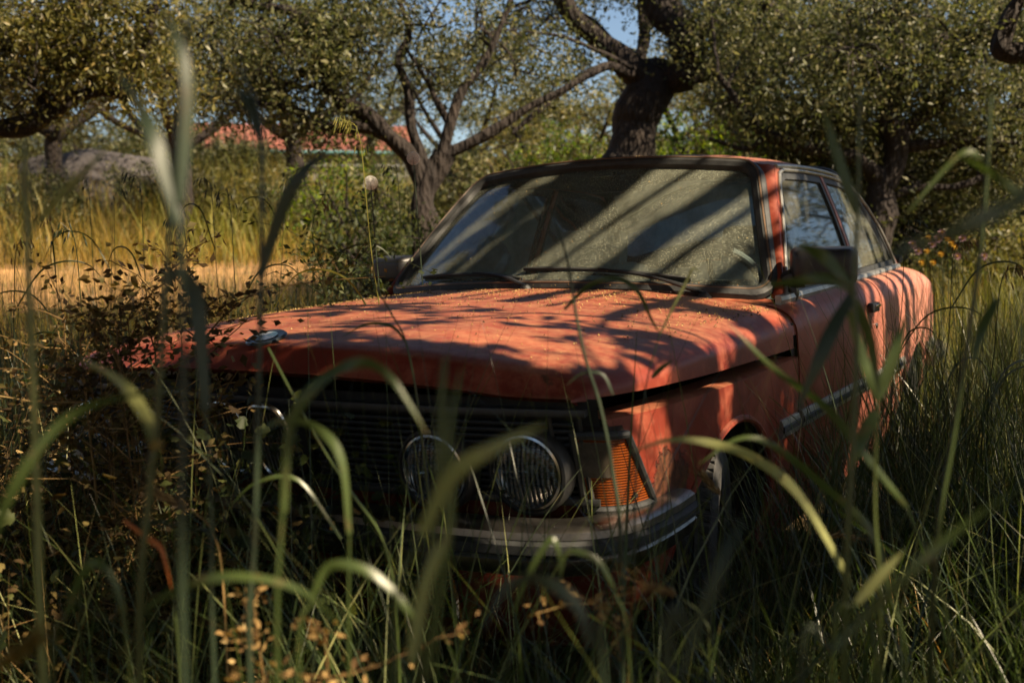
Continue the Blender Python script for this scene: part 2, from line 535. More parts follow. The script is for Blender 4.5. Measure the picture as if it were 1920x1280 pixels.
M['blade'] = island_mat("tall_blade_green", [(0.0, (0.022, 0.037, 0.012)), (0.5, (0.048, 0.075, 0.019)), (0.8, (0.088, 0.119, 0.031)), (1.0, (0.167, 0.185, 0.062))], 0.36, 0.35, 0.6, blotch=(0.141, 0.106, 0.044))
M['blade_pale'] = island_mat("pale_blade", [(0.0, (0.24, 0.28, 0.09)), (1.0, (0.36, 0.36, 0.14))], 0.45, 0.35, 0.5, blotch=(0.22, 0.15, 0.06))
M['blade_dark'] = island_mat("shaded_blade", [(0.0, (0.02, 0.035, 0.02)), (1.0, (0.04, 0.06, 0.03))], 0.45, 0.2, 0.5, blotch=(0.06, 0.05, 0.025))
M['straw'] = island_mat("dry_straw", [(0.0, (0.10, 0.055, 0.02)), (0.4, (0.22, 0.13, 0.045)), (0.8, (0.36, 0.24, 0.09)), (1.0, (0.45, 0.33, 0.15))], 0.7, 0.3, 0.3)
M['golden'] = island_mat("golden_meadow_grass", [(0.0, (0.10, 0.085, 0.015)), (0.4, (0.22, 0.17, 0.03)), (0.75, (0.36, 0.24, 0.05)), (1.0, (0.42, 0.32, 0.12))], 0.6, 0.4, 0.3)
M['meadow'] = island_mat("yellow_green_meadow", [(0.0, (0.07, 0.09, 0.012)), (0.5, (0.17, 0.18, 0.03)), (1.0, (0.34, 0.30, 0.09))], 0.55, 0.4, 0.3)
M['weed'] = island_mat("brown_weed_leaf", [(0.0, (0.035, 0.021, 0.008)), (0.4, (0.077, 0.049, 0.017)), (0.75, (0.105, 0.091, 0.025)), (1.0, (0.210, 0.133, 0.042))], 0.7, 0.35, 0.3)
M['weed_green'] = island_mat("green_weed_leaf", [(0.0, (0.012, 0.022, 0.006)), (0.6, (0.037, 0.052, 0.012)), (1.0, (0.074, 0.080, 0.022))], 0.6, 0.35, 0.3)
M['debris'] = island_mat("pollen_debris", [(0.0, (0.10, 0.05, 0.02)), (0.5, (0.36, 0.24, 0.07)), (1.0, (0.5, 0.38, 0.16))], 0.8, 0.1, 0.3)
M['debris_dark'] = island_mat("leaf_scrap", [(0.0, (0.03, 0.018, 0.01)), (0.5, (0.10, 0.055, 0.025)), (1.0, (0.26, 0.16, 0.07))], 0.8, 0.1, 0.3)
M['wheel_rim'] = simple("dusty_wheel_vinyl", (0.16, 0.17, 0.165), 0.7, var=0.3, scale=20)
M['orange_leaf'] = simple("orange_dead_leaf", (0.42, 0.12, 0.02), 0.6, var=0.3, scale=30)
M['fluff'] = simple("white_seed_fluff", (0.75, 0.74, 0.7), 0.8, var=0.1, scale=30)
M['pink'] = simple("pale_pink_petal", (0.6, 0.36, 0.42), 0.6, var=0.2, scale=30)
M['yellow'] = simple("yellow_petal", (0.75, 0.42, 0.03), 0.6, var=0.2, scale=30)


# ------------------------------------------------------------------ the setting
def smooth(a, b, x):
    t = np.clip((x - a) / (b - a), 0, 1)
    return t * t * (3 - 2 * t)


HR = np.array([0, 6, 9, 12, 16, 20, 24, 28, 34, 45, 60, 120, 400.])
HH = np.array([0, 0, .22, .50, .78, 1.05, 1.9, 2.6, 3.3, 4.3, 6.0, 12.0, 30.])


def height(x, y):
    r = np.hypot(x - CAM[0], y - CAM[1])
    h = np.interp(r, HR, HH)
    near = smooth(4, 9, r)
    return h + 0.05 * near * (np.sin(x * 0.9 + 1.3) * np.cos(y * 0.8)) + 0.015 * np.sin(x * 5.1) * np.cos(y * 4.3)


def gpt(u, d, dz=0.0):
    """ground point under photo column u at horizontal-ish depth d"""
    p = at(u, 560, d)
    return Vector((p.x, p.y, float(height(p.x, p.y)) + dz))


rr = np.concatenate([np.linspace(0.0, 14, 90), np.linspace(14.3, 50, 80), np.geomspace(52, 420, 26)])
na = 240
aa = np.linspace(0, 2 * math.pi, na, endpoint=False)
X = CAM[0] + rr[:, None] * np.cos(aa)[None]; Y = CAM[1] + rr[:, None] * np.sin(aa)[None]
Zt = height(X, Y)
V = np.stack([X, Y, Zt], -1).reshape(-1, 3)
ii, kk = np.meshgrid(np.arange(len(rr) - 1), np.arange(na), indexing='ij')
F = np.stack([ii * na + kk, (ii + 1) * na + kk, (ii + 1) * na + (kk + 1) % na, ii * na + (kk + 1) % na], -1).reshape(-1, 4)
tag(link_mesh("ground", np_mesh("ground", V, F), M['ground']), "uneven dry earth of the olive grove", kind='structure')
# path: a sheet following the ground
ps, pr_ = np.linspace(-1.75, -0.45, 70), np.linspace(7.6, 20.5, 40)
wob = lambda a: 0.7 * np.sin(a * 7) + .3 * np.sin(a * 19)
A, Rr = np.meshgrid(ps, pr_, indexing='ij')
Rw = Rr + wob(A) * 0.8
X = CAM[0] + Rw * np.sin(A); Y = CAM[1] + Rw * np.cos(A)
V = np.stack([X, Y, height(X, Y) + 0.012], -1).reshape(-1, 3)
ii, kk = np.meshgrid(np.arange(69), np.arange(39), indexing='ij')
F = np.stack([ii * 40 + kk, (ii + 1) * 40 + kk, (ii + 1) * 40 + kk + 1, ii * 40 + kk + 1], -1).reshape(-1, 4)
tag(link_mesh("path", np_mesh("path", V, F), M['path']), "sunlit sandy dirt track", kind='structure')


# ------------------------------------------------------------------ the old red coupe
# car frame: x across (+x = its left flank), y from the nose backwards, z up
def kn(tab):
    a = np.array(tab, float)
    def f(y):
        w = min(0.10, max(0.006, abs(y) * 0.35))
        return float(np.mean(np.interp([y - w, y - w / 2, y, y + w / 2, y + w], a[:, 0], a[:, 1])))
    return f


kW = kn([(-.04, .70), (-.02, .722), (0, .737), (.1, .766), (.25, .785), (.5, .80), (1, .806), (2.5, .808), (3.3, .80), (3.8, .785), (4.12, .755), (4.24, .72), (4.32, .64)])
kzc = kn([(-.04, .788), (-.03, .80), (-.015, .822), (0, .842), (.03, .853), (.12, .864), (.5, .889), (1.0, .910), (1.24, .916), (1.4, .925), (3.4, .955), (3.6, .96), (4.0, .95), (4.2, .925), (4.32, .85)])
kze = kn([(-.04, .757), (-.03, .765), (-.015, .782), (0, .798), (.03, .81), (.12, .824), (.5, .85), (1.0, .868), (1.2, .872), (1.31, .867), (2.5, .905), (3.44, .931), (3.6, .935), (4, .925), (4.2, .90), (4.32, .82)])
kxe = kn([(-.04, .58), (0, .60), (.5, .62), (.9, .65), (1.2, .69), (1.32, .737), (2.6, .737), (3.4, .712), (3.7, .65), (4.3, .58)])
kzs = kn([(-.04, .752), (0, .757), (.15, .765), (.4, .785), (1.2, .79), (2.5, .80), (3.4, .82), (4.1, .82), (4.32, .76)])
ZB = 0.22


def fade(y):
    return 1 - float(smooth(0, .9, y))


def S(y, t):
    """body surface: t 0..1 crown, 1..2 shoulder, 2..3 flank; negative t = other side"""
    s = -1 if t < 0 else 1
    t = abs(t)
    W, zc, ze, xe, zs = kW(y), kzc(y), kze(y), kxe(y), kzs(y)
    if t <= 1:
        x = xe * t; z = zc - (zc - ze) * t ** 2.4
        # two faint bonnet creases
        if y < 1.3: z += 0.004 * math.exp(-((x - .36) / .03) ** 2) * float(smooth(0, .15, y))
    elif t <= 2:
        u = t - 1
        sl = 2.4 * (zc - ze) / xe
        k = 0.72 if y < 1.25 else 0.6
        c1 = (xe + (W - xe) * k, ze - sl * (W - xe) * k * .6); c2 = (W, zs + (ze - zs) * .45)
        a, b, c, d = (1 - u) ** 3, 3 * u * (1 - u) ** 2, 3 * u * u * (1 - u), u ** 3
        x = a * xe + b * c1[0] + c * c2[0] + d * W
        z = a * ze + b * c1[1] + c * c2[1] + d * zs
    else:
        u = t - 2
        z = zs - (zs - ZB) * u
        x = W + 0.007 * math.sin(math.pi * min(u / .5, 1)) - .075 * max(0, (u - .42) / .58) ** 1.7
    yp = y + .15 * (x / .78) ** 2.4 * fade(y)
    return Vector((s * x, yp, z))


_yd = np.linspace(-.04, 4.32, 500)
_yp = np.array([y + .15 * (kW(y) / .78) ** 2.4 * fade(y) for y in _yd])


def side(yp, z, off=0.0):
    """point on the left flank at real (y, z)"""
    y = float(np.interp(yp, _yp, _yd))
    zs = kzs(y)
    W = kW(y)
    u = max(0, (zs - z) / (zs - ZB))
    x = W + 0.007 * math.sin(math.pi * min(u / .5, 1)) - .075 * max(0, (u - .42) / .58) ** 1.7
    return Vector((x + off, yp, z))


def t_of_z(y, z):
    zs = kzs(y)
    return 2 + (zs - z) / (zs - ZB)


def resample(P, d, closed=True):
    out = []
    n = len(P)
    for i in range(n if closed else n - 1):
        a = np.array(P[i], float); b = np.array(P[(i + 1) % n], float)
        k = max(1, int(round(np.linalg.norm(b - a) / d)))
        out += [tuple(a + (b - a) * j / k) for j in range(k)]
    if not closed: out.append(tuple(P[-1]))
    return out


def inside(poly, pts):
    poly = np.asarray(poly); x, y = pts[:, 0], pts[:, 1]
    c = np.zeros(len(pts), bool)
    j = len(poly) - 1
    for i in range(len(poly)):
        xi, yi = poly[i]; xj, yj = poly[j]
        if yi != yj:
            c ^= ((yi > y) != (yj > y)) & (x < (xj - xi) * (y - yi) / (yj - yi) + xi)
        j = i
    return c


def panel(name, outline, fn, mat, parent, d=0.03, holes=(), thick=0.004, mirror=1, scale=(1, 1), out_ref=None):
    """sheet with holes over a 2D outline mapped by fn, given thickness inwards"""
    sc = np.array(scale, float)
    O = np.array(outline, float) * sc; H = [np.array(h, float) * sc for h in holes]
    loops = [np.array(resample(O, d))] + [np.array(resample(h, d)) for h in H]
    lo, hi = O.min(0), O.max(0)
    gx = np.arange(lo[0] + d / 2, hi[0], d); gy = np.arange(lo[1] + d / 2, hi[1], d)
    G = np.stack(np.meshgrid(gx, gy, indexing='ij'), -1).reshape(-1, 2)
    G[:, 0] += (np.arange(len(G)) % 2) * d * .02
    ok = inside(loops[0], G)
    for h in loops[1:]: ok &= ~inside(h, G)
    allb = np.concatenate(loops)
    dist = np.array([np.min(np.hypot(*(allb - g).T)) for g in G])
    G = G[ok & (dist > d * .5)]
    pts = []; edges = []
    for l in loops:
        n0 = len(pts); pts += [tuple(p) for p in l]
        edges += [(n0 + i, n0 + (i + 1) % len(l)) for i in range(len(l))]
    pts += [tuple(p) for p in G]
    r = delaunay_2d_cdt([Vector(p) for p in pts], edges, [], 0, 1e-6)
    P2 = np.array([tuple(v) for v in r[0]])
    F = [f for f in r[2]]
    cen = np.array([P2[list(f)].mean(0) for f in F])
    ok = inside(loops[0], cen)
    for h in loops[1:]: ok &= ~inside(h, cen)
    F = [f for f, k in zip(F, ok) if k]
    V = []
    for p in P2:
        v = Vector(fn(p[0] / sc[0], p[1] / sc[1])); V.append(Vector((v.x * mirror, v.y, v.z)))
    me = py_mesh(name, V, F)
    bm = bmesh.new(); bm.from_mesh(me)
    bmesh.ops.delete(bm, geom=[v for v in bm.verts if not v.link_faces], context='VERTS')
    bm.normal_update()
    ref = Vector(out_ref) if out_ref else Vector((mirror, 0, .6))
    if sum((f.normal.dot(ref) * f.calc_area() for f in bm.faces)) < 0:
        for f in bm.faces: f.normal_flip()
    bm.to_mesh(me); bm.free()
    if thick:
        # offset copy inwards plus a rim
        nv = len(me.vertices)
        co = np.array([v.co for v in me.vertices]); no = np.array([v.normal for v in me.vertices])
        co2 = co - no * thick
        faces = [tuple(p.vertices) for p in me.polygons]
        cnt = {}
        for f in faces:
            for i in range(len(f)):
                cnt[(f[i], f[(i + 1) % len(f)])] = 1
        rim = [(b, a, a + nv, b + nv) for (a, b) in cnt if (b, a) not in cnt]
        me2 = py_mesh(name, np.concatenate([co, co2]), faces + [tuple(i + nv for i in f[::-1]) for f in faces] + rim)
        bpy.data.meshes.remove(me); me = me2
    o = link_mesh(name, me, mat, parent)
    me.set_sharp_from_angle(angle=R(40))
    return o


car = empty("old_coupe")
tag(car, "abandoned faded red two-door coupe sunk in tall grass, bonnet dappled with sunlight", "car")

# bonnet (clamshell, wraps over the shoulders), slightly ajar
def hood_fn(y, t):
    p = S(y, t)
    return p


ysn = list(np.concatenate([np.linspace(-.04, .04, 14), np.linspace(.07, 1.235, 34)]))
T_ = 2.05
tt = list(np.linspace(-1, 1, 41))
tt = [-(2 - k * .1) for k in range(10)] + tt + [1 + (k + 1) * .1 for k in range(10)]
V = []; F = []
for y in ysn:
    te = t_of_z(y, .753 if y > 0 else .748)
    row = [-te] + tt + [te]
    for t in row: V.append(S(y, t))
n = len(tt) + 2
# rolled under edges at nose and sides
F = [(i * n + k, i * n + k + 1, (i + 1) * n + k + 1, (i + 1) * n + k) for i in range(len(ysn) - 1) for k in range(n - 1)]
base = len(V)
for k in range(n):   # nose return flange
    p = V[k].copy(); p.y += .035; p.z -= .012; V.append(p)
F += [(k, base + k, base + k + 1, k + 1) for k in range(n - 1)]
for sgn, col in ((-1, 0), (1, n - 1)):
    b0 = len(V)
    for i in range(len(ysn)):
        p = V[i * n + col].copy(); p.x -= sgn * .03; p.z -= .004; V.append(p)
    for i in range(len(ysn) - 1):
        q = (i * n + col, (i + 1) * n + col, b0 + i + 1, b0 + i)
        F.append(q if sgn < 0 else q[::-1])
me = py_mesh("bonnet", V, F)
hood = link_mesh("bonnet", me, M['paint'], car)
me.set_sharp_from_angle(angle=R(50))

# emblem roundel on the bonnet nose
ec = S(.035, 0) + Vector((0.0, 0, .002)); en = Vector((0, -.30, .95)).normalized()
em = MB().lathe([(0.0, .002), (.026, .0022), (.041, .004), (.045, .0), (.0, -.002)], ec, en, 36).build("emblem", M['emblem_dark'], hood)
ea = en.orthogonal().normalized(); ea = Vector((1, 0, 0)); eb = en.cross(ea)
for q in range(4):
    V = [ec + en * .0046]
    for k in range(9):
        a = math.pi / 2 * (q + k / 8); V.append(ec + en * .0046 + .026 * (math.cos(a) * ea + math.sin(a) * eb))
    MB().add(V, [(0, k + 1, k + 2) for k in range(8)]).build("enamel_quarter", M['emblem_pale' if q % 2 else 'emblem_blue'], em, smooth=False)

# front wings with round wheel arches
AF, AR, AZ, AR_R = .735, 3.31, .29, .335
def arch(cy, r, z0, n=26):
    a0 = math.asin((z0 - AZ) / r)
    return [(cy + r * math.cos(a), AZ + r * math.sin(a)) for a in np.linspace(math.pi - a0, a0, n)]


inner_arch_y = math.sqrt(AR_R ** 2 - .05 ** 2)
for s in (1, -1):
    out = [(.145, .708), (.195, .62), (.265, .535), (.275, .47), (.28, .30)] + arch(AF, AR_R, .26) + [(1.1, .24), (1.272, .24), (1.272, .725), (.7, .715)]
    w = panel("front_wing", out, lambda y, z: side(y, z), M['paint'], car, .028, mirror=s, thick=.003)
    # flange under the bonnet gap and arch lip
    V = []; ys = np.linspace(.14, 1.272, 30)
    for y in ys:
        z = .708 + (.715 - .708) * min(1, max(0, (y - .145) / .55)) + max(0, y - .7) / .57 * .01
        p = side(y, z)
        V += [Vector((s * p.x, p.y, p.z)), Vector((s * (p.x - .012), p.y, p.z + .004)), Vector((s * (p.x - .10), p.y, p.z - .002))]
    MB().add(V, [(3 * i + a, 3 * i + a + 1, 3 * i + a + 4, 3 * i + a + 3) for i in range(29) for a in (0, 1)]).build("wing_flange", M['paint'], w)
    for cy, z0 in ((AF, .24),):
        pts = [Vector((s * (side(y, z).x + .002), y, z)) for y, z in arch(cy, AR_R + .004, z0)]
        MB().tube(pts, .009, 8).build("arch_lip", M['paint'], w)

# doors, quarters, sills
for s in (1, -1):
    def sfn(y, t): return S(y, t)
    out = [(1.285, 1.0), (2.485, 1.0), (2.485, t_of_z(2.5, .285)), (1.285, t_of_z(1.3, .285))]
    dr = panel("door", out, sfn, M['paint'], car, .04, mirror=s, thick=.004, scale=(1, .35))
    hm = MB()
    p = side(2.27, .812)
    hm.box((s * (p.x + .012), 2.27, .812), (.024, .115, .036), bev=.008)
    hd = hm.build("door_handle", M['plastic'], dr)
    MB().box((s * (p.x + .026), 2.275, .818), (.008, .085, .010), bev=.003).build("chrome_pull", M['chrome'], hd)
    MB().lathe([(0, .006), (.009, .005), (.011, 0)], (s * (side(2.36, .74).x), 2.36, .74), (s, 0, 0), 14).build("lock", M['chrome'], dr)
    tz = lambda y, z: t_of_z(y, z)
    ar = [(y, tz(y, z)) for y, z in arch(AR, AR_R - .02, .27)]
    out = [(2.50, 1.0), (3.3, 1.0), (4.1, 1.0), (4.28, 1.0), (4.28, tz(4.28, .42)), (4.2, tz(4.2, .30)), (3.75, tz(3.75, .27))] + ar[::-1] + [(2.8, tz(2.8, .24)), (2.50, tz(2.5, .24))]
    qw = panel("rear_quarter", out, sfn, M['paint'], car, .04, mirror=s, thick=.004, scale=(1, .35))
    pts = [Vector((s * (side(y, z).x + .002), y, z)) for y, z in arch(AR, AR_R - .016, .25)]
    MB().tube(pts, .009, 8).build("arch_lip", M['paint'], qw)
    # tail lamp wrapping the rear corner
    V = []
    for z in (.66, .78):
        for y in np.linspace(4.12, 4.285, 6):
            q = side(y, z); V.append(Vector((s * (q.x + .006), y, z)))
    MB().add(V, [(i, i + 1, i + 7, i + 6) for i in range(5)]).build("tail_lamp", M['red_lens'], qw)
    # sill
    V = []
    for y in np.linspace(1.08, 2.98, 12):
        a = side(y, .27); V += [Vector((s * (a.x + .003), y, .28)), Vector((s * (a.x - .01), y, .20)), Vector((s * (a.x - .06), y, .175))]
    MB().add(V, [(3 * i + a, 3 * i + a + 1, 3 * i + a + 4, 3 * i + a + 3) for i in range(11) for a in (0, 1)]).build("sill", M['paint'], car)
    # rub strip: aluminium with a black insert
    for (y0, y1, nm) in ((1.30, 2.475, 'rub_strip'), (2.51, 2.96, 'rub_strip'), (1.09, 1.26, 'rub_strip'), (3.68, 4.2, 'rub_strip')):
        ys = np.linspace(y0, y1, 14)
        path = [Vector((s * side(y, .548).x, y, .548)) for y in ys]
        sg = 1
        prof = [(-.001, -.026), (.008, -.024), (.012, -.012), (.012, .012), (.008, .024), (-.001, .026)]
        prof = [(o_ * (1 if s > 0 else -1), z_) for o_, z_ in prof]
        st = MB().sweep(prof, path).build(nm, M['alu'], car)
        prof = [(o_ * (1 if s > 0 else -1), z_) for o_, z_ in [(.011, -.010), (.016, -.007), (.016, .007), (.011, .010)]]
        MB().sweep(prof, path).build("strip_insert", M['rubber'], st)
    # side vent seam box behind the gaps
    for y in (1.278, 2.493):
        V = []
        for z in np.linspace(.26, .82, 10):
            a = side(y, z, -.012); V += [(s * a.x, y - .03, z), (s * a.x, y + .03, z)]
        MB().add(V, [(2 * i, 2 * i + 1, 2 * i + 3, 2 * i + 2) for i in range(9)]).build("door_jamb", M['inner'], car)
    # wheel housings
    for cy, r in ((AF, .345), (AR, .33)):
        V = []; n_ = 18
        for a in np.linspace(-.05, math.pi + .05, n_):
            for x in (.775, .42): V.append((s * x, cy + r * math.cos(a), AZ + r * math.sin(a)))
        F = [(2 * i, 2 * i + 1, 2 * i + 3, 2 * i + 2) for i in range(n_ - 1)]
        F.append(tuple(range(1, 2 * n_, 2)))
        MB().add(V, F).build("wheel_housing", M['inner'], car)

# bulk behind the panels: engine bay and under-body
MB().box((0, .69, .55), (.80, 1.02, .30), bev=.02).box((0, .30, .57), (1.30, .10, .24)).box((0, 1.19, .50), (1.46, .10, .48)).build("engine_bay", M['inner'], car)
MB().box((0, 2.3, .25), (1.38, 2.3, .06)).box((0, 3.72, .45), (1.35, .9, .34)).build("floor_pan", M['inner'], car)

# boot and tail
V = []; ys = np.linspace(3.44, 4.30, 24); ts = np.linspace(-1, 1, 25)
for y in ys:
    for t in ts: V.append(S(y, t))
F = [(i * 25 + k, i * 25 + k + 1, (i + 1) * 25 + k + 1, (i + 1) * 25 + k) for i in range(23) for k in range(24)]
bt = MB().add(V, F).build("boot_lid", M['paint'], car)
MB().tube([(.60, 4.10, .965), (.3, 4.17, .985), (0, 4.19, .99), (-.3, 4.17, .985), (-.60, 4.10, .965)], .022, 10).build("boot_lip", M['rubber'], bt)
loop = [S(4.29, t) for t in np.linspace(-2.7, 2.7, 40)]
MB().add(loop + [Vector((0, 4.33, .6))], [(i, i + 1, 40) for i in range(39)]).build("tail_panel", M['paint'], car)

# ---- front face: slanted black grille, twin round lamps each side
def face_y(x, z):
    return 0.0 + .105 * (abs(x) / .78) ** 2.2 + (.70 - z) * .35


def face_sheet(x0, x1, z0, z1, off, nx=28, nz=5):
    V = [Vector((x0 + (x1 - x0) * i / nx, face_y(x0 + (x1 - x0) * i / nx, z0 + (z1 - z0) * j / nz) + off, z0 + (z1 - z0) * j / nz)) for i in range(nx + 1) for j in range(nz + 1)]
    return V, [(i * (nz + 1) + j, (i + 1) * (nz + 1) + j, (i + 1) * (nz + 1) + j + 1, i * (nz + 1) + j + 1) for i in range(nx) for j in range(nz)]


gb = MB().add(*face_sheet(-.74, .74, .535, .752, .035))
gr = gb.build("grille", M['grille'], car)
sl = MB()
for k in range(12):
    z = .556 + k * .0135
    for x0, x1 in ((-.70, -.13), (.13, .70)):
        path = [(x, face_y(x, z) + .012, z) for x in np.linspace(x0, x1, 16)]
        sl.sweep([(-.012, -.004), (.006, -.0035), (.008, 0), (.006, .0035), (-.012, .004)], path)
sl.build("grille_slats", M['grille'], gr)
fr = MB()
for z in (.548, .728):
    path = [(x, face_y(x, z) + .005, z) for x in np.linspace(-.73, .73, 30)]
    fr.sweep([(-.03, -.007), (.008, -.007), (.010, 0), (.008, .007), (-.03, .007)], path)
for x in (-.715, .66, -.66, .715):
    fr.tube([(x, face_y(x, z) + .006, z) for z in np.linspace(.55, .73, 6)], .006, 6)
fr.build("grille_frame", M['grille'], gr)
# upper cross member under the bonnet
V, F = face_sheet(-.73, .73, .735, .752, .045)
MB().add(V, F).build("slam_panel", M['inner'], car)
# kidneys
for s in (1, -1):
    kc = Vector((s * .062, -.024, .645))
    out = []
    for k in range(28):
        a = 2 * math.pi * k / 28; c, d_ = math.cos(a), math.sin(a)
        out.append(kc + Vector((.050 * math.copysign(abs(c) ** .6, c), .35 * (-.078 * math.copysign(abs(d_) ** .6, d_)) * 1.0, .078 * math.copysign(abs(d_) ** .6, d_))))
    out = [Vector((p.x, p.y, p.z)) for p in out]
    kd = MB().tube(out + [out[0], out[1]], .0065, 8, caps=False).build("kidney_surround", M['chrome'], gr)
    km = MB()
    for k in range(9):
        x = kc.x - .042 + k * .0105
        km.box((x, kc.y + .008, kc.z), (.003, .012, .135), rot=Matrix.Rotation(R(19), 3, 'X'))
    km.build("kidney_bars", M['alu'], kd)
    # shroud from the ring back into the grille
    b = [Vector((p.x, p.y + .06, p.z)) for p in out]
    MB().add(out + b, [(i, (i + 1) % 28, 28 + (i + 1) % 28, 28 + i) for i in range(28)]).build("kidney_shroud", M['grille'], kd)

for s in (1, -1):
    for (x, z) in ((.612, .611), (.42, .604)):
        yy = face_y(x, z) - .012
        c = Vector((s * x, yy, z)); ax = Vector((0, -1, -.12)).normalized()
        hl = MB().lathe([(.086, -.03), (.088, .002), (.084, .012), (.078, .014), (.074, .006), (.072, -.012)], c, ax, 40).build("headlight", M['grille'], car)
        MB().lathe([(.074, .004), (.0745, .012), (.070, .014), (.067, .008)], c, ax, 40).build("chrome_ring", M['chrome'], hl)
        MB().lathe([(.069, .006), (.060, .0155), (.045, .021), (.025, .0245), (.0, .0258)], c, ax, 40).build("lens", M['lens'], hl)
        MB().lathe([(.068, .002), (.060, -.018), (.045, -.036), (.022, -.050), (.012, -.054)], c, ax, 40).build("reflector", M['reflector'], hl)
        MB().lathe([(.012, -.054), (.012, -.02), (.009, -.012), (0, -.010)], c, ax, 16).build("bulb", M['alu'], hl)

# corner indicators
def ind_pt(s, a, z, off=0.0):
    yr = .15 + (.68 - z) / .15 * .125
    P0 = Vector((.70, face_y(.70, z) + .004)); P1 = Vector((.778, face_y(.76, z) - .004)); P2 = Vector((.787, yr))
    p = P0 * (1 - a) ** 2 + P1 * 2 * a * (1 - a) + P2 * a * a
    n_ = Vector((.5 + .5 * a, -(1 - a)))
    n_.normalize(); p = p + n_ * off
    return Vector((s * p.x, p.y, z))


for s in (1, -1):
    V = [ind_pt(s, a, z) for z in np.linspace(.532, .685, 10) for a in np.linspace(0, 1, 14)]
    W_ = [ind_pt(s, a, z, -.025) for z in np.linspace(.532, .685, 10) for a in np.linspace(0, 1, 14)]
    F = [(i * 14 + k, i * 14 + k + 1, (i + 1) * 14 + k + 1, (i + 1) * 14 + k) for i in range(9) for k in range(13)]
    rim = [k for k in range(14)] + [i * 14 + 13 for i in range(1, 10)] + [9 * 14 + k for k in range(12, -1, -1)] + [i * 14 for i in range(8, 0, -1)]
    F2 = F + [tuple(i + 140 for i in f) for f in F] + [(rim[i], rim[(i + 1) % len(rim)], rim[(i + 1) % len(rim)] + 140, rim[i] + 140) for i in range(len(rim))]
    ind = MB().add(V + W_, F2).build("indicator", M['amber'], car)
    lp = [V[i] for i in rim]
    MB().tube(lp + lp[:2], .0085, 8, caps=False).build("gasket", M['rubber'], ind)
    V = [ind_pt(s, a, z, .002 + (0.002 if 0 < i < 4 and 0 < k < 5 else 0)) for i, z in enumerate(np.linspace(.60, .672, 5)) for k, a in enumerate(np.linspace(.04, .48, 6))]
    MB().add(V, [(i * 6 + k, i * 6 + k + 1, (i + 1) * 6 + k + 1, (i + 1) * 6 + k) for i in range(4) for k in range(5)]).build("parking_lens", M['clear_lens'], ind)
    c = ind_pt(s, .72, .556, .003)
    MB().lathe([(0, .003), (.005, .003), (.006, 0)], c, (s * .7, -.7, 0), 12).build("screw", M['inner'], ind)
    # black backing between lens and wing
    V = []
    for z in np.linspace(.50, .70, 8):
        yr = .15 + (.68 - z) / .15 * .125
        V += [Vector((s * .70, face_y(.7, z) + .03, z)), Vector((s * .755, face_y(.76, z) + .02, z)), Vector((s * .774, yr + .02, z))]
    MB().add(V, [(3 * i + a, 3 * i + a + 1, 3 * i + a + 4, 3 * i + a + 3) for i in range(7) for a in (0, 1)]).build("lamp_housing", M['inner'], car)

# bumper
half = [(0, -.062), (.2, -.060), (.4, -.050), (.56, -.034), (.66, -.014), (.735, .022), (.785, .075), (.812, .14), (.82, .22), (.822, .32), (.818, .41)]
full = [(-x, y) for x, y in half[::-1][:-1]] + half
bp = [Vector((p[0], p[1], 0)) for p in spline([(x, y) for x, y in full], 5)]
def bsweep(name, prof, mat, parent, z0=0.0, lo=0, hi=None):
    return MB().sweep([(o_, u_ + z0) for o_, u_ in prof], bp[lo:hi]).build(name, mat, parent)


bumper = bsweep("front_bumper", [(-.085, .520), (-.085, .526), (-.02, .530), (-.004, .528), (.006, .521), (.008, .508), (-.004, .506), (-.02, .505)], M['bumper'], car)
bsweep("bumper_rubber", [(-.02, .507), (.010, .506), (.018, .500), (.018, .484), (.010, .478), (-.02, .477)], M['rubber'], bumper)
bsweep("lower_blade", [(-.02, .479), (.004, .478), (.010, .470), (.009, .452), (.0, .440), (-.03, .434), (-.05, .436)], M['bumper'], bumper)
MB().box((0, -.083, .493), (.02, .01, .02), bev=.002).build("bumper_bolt", M['inner'], bumper)
# valance below and above the bumper
V, F = face_sheet(-.74, .74, .40, .545, .03)
MB().add(V, F).build("front_panel", M['paint'], car)
V = []
for z, o_ in ((.45, .05), (.40, .045), (.30, .06), (.24, .10), (.21, .16)):
    for x in np.linspace(-.77, .77, 30):
        V.append(Vector((x, .03 + .12 * (abs(x) / .78) ** 3 + o_, z)))
ap = MB().add(V, [(i * 30 + k, i * 30 + k + 1, (i + 1) * 30 + k + 1, (i + 1) * 30 + k) for i in range(4) for k in range(29)]).build("apron", M['paint'], car)
for x0 in (.25, -.43):
    mm = MB()
    for k in range(9):
        mm.box((x0 + .09, .085, .31 + k * .011), (.19, .008, .0045), rot=None)
    for k in range(14):
        mm.box((x0 + k * .0138, .082, .354), (.003, .006, .10))
    mm.tube([(x0 - .01, .083, .30), (x0 + .19, .083, .30), (x0 + .19, .083, .41), (x0 - .01, .083, .41), (x0 - .01, .083, .30)], .006, 6)
    mm.build("air_intake", M['grille'], ap)

# rear bumper
rb = [(-.815, 3.72, .50), (-.82, 3.95, .50), (-.80, 4.18, .50), (-.70, 4.34, .50), (-.4, 4.38, .50), (0, 4.39, .50), (.4, 4.38, .50), (.70, 4.34, .50), (.80, 4.18, .50), (.82, 3.95, .50), (.815, 3.72, .50)]
rb = [Vector(p) for p in spline(rb, 4)]
rbo = MB().sweep([(.05, .035), (-.004, .034), (-.012, .02), (-.010, -.03), (.0, -.045), (.05, -.046)], rb).build("rear_bumper", M['bumper'], car)
MB().sweep([(-.008, .010), (-.018, .007), (-.018, -.010), (-.008, -.013)], rb).build("bumper_rubber", M['rubber'], rbo)

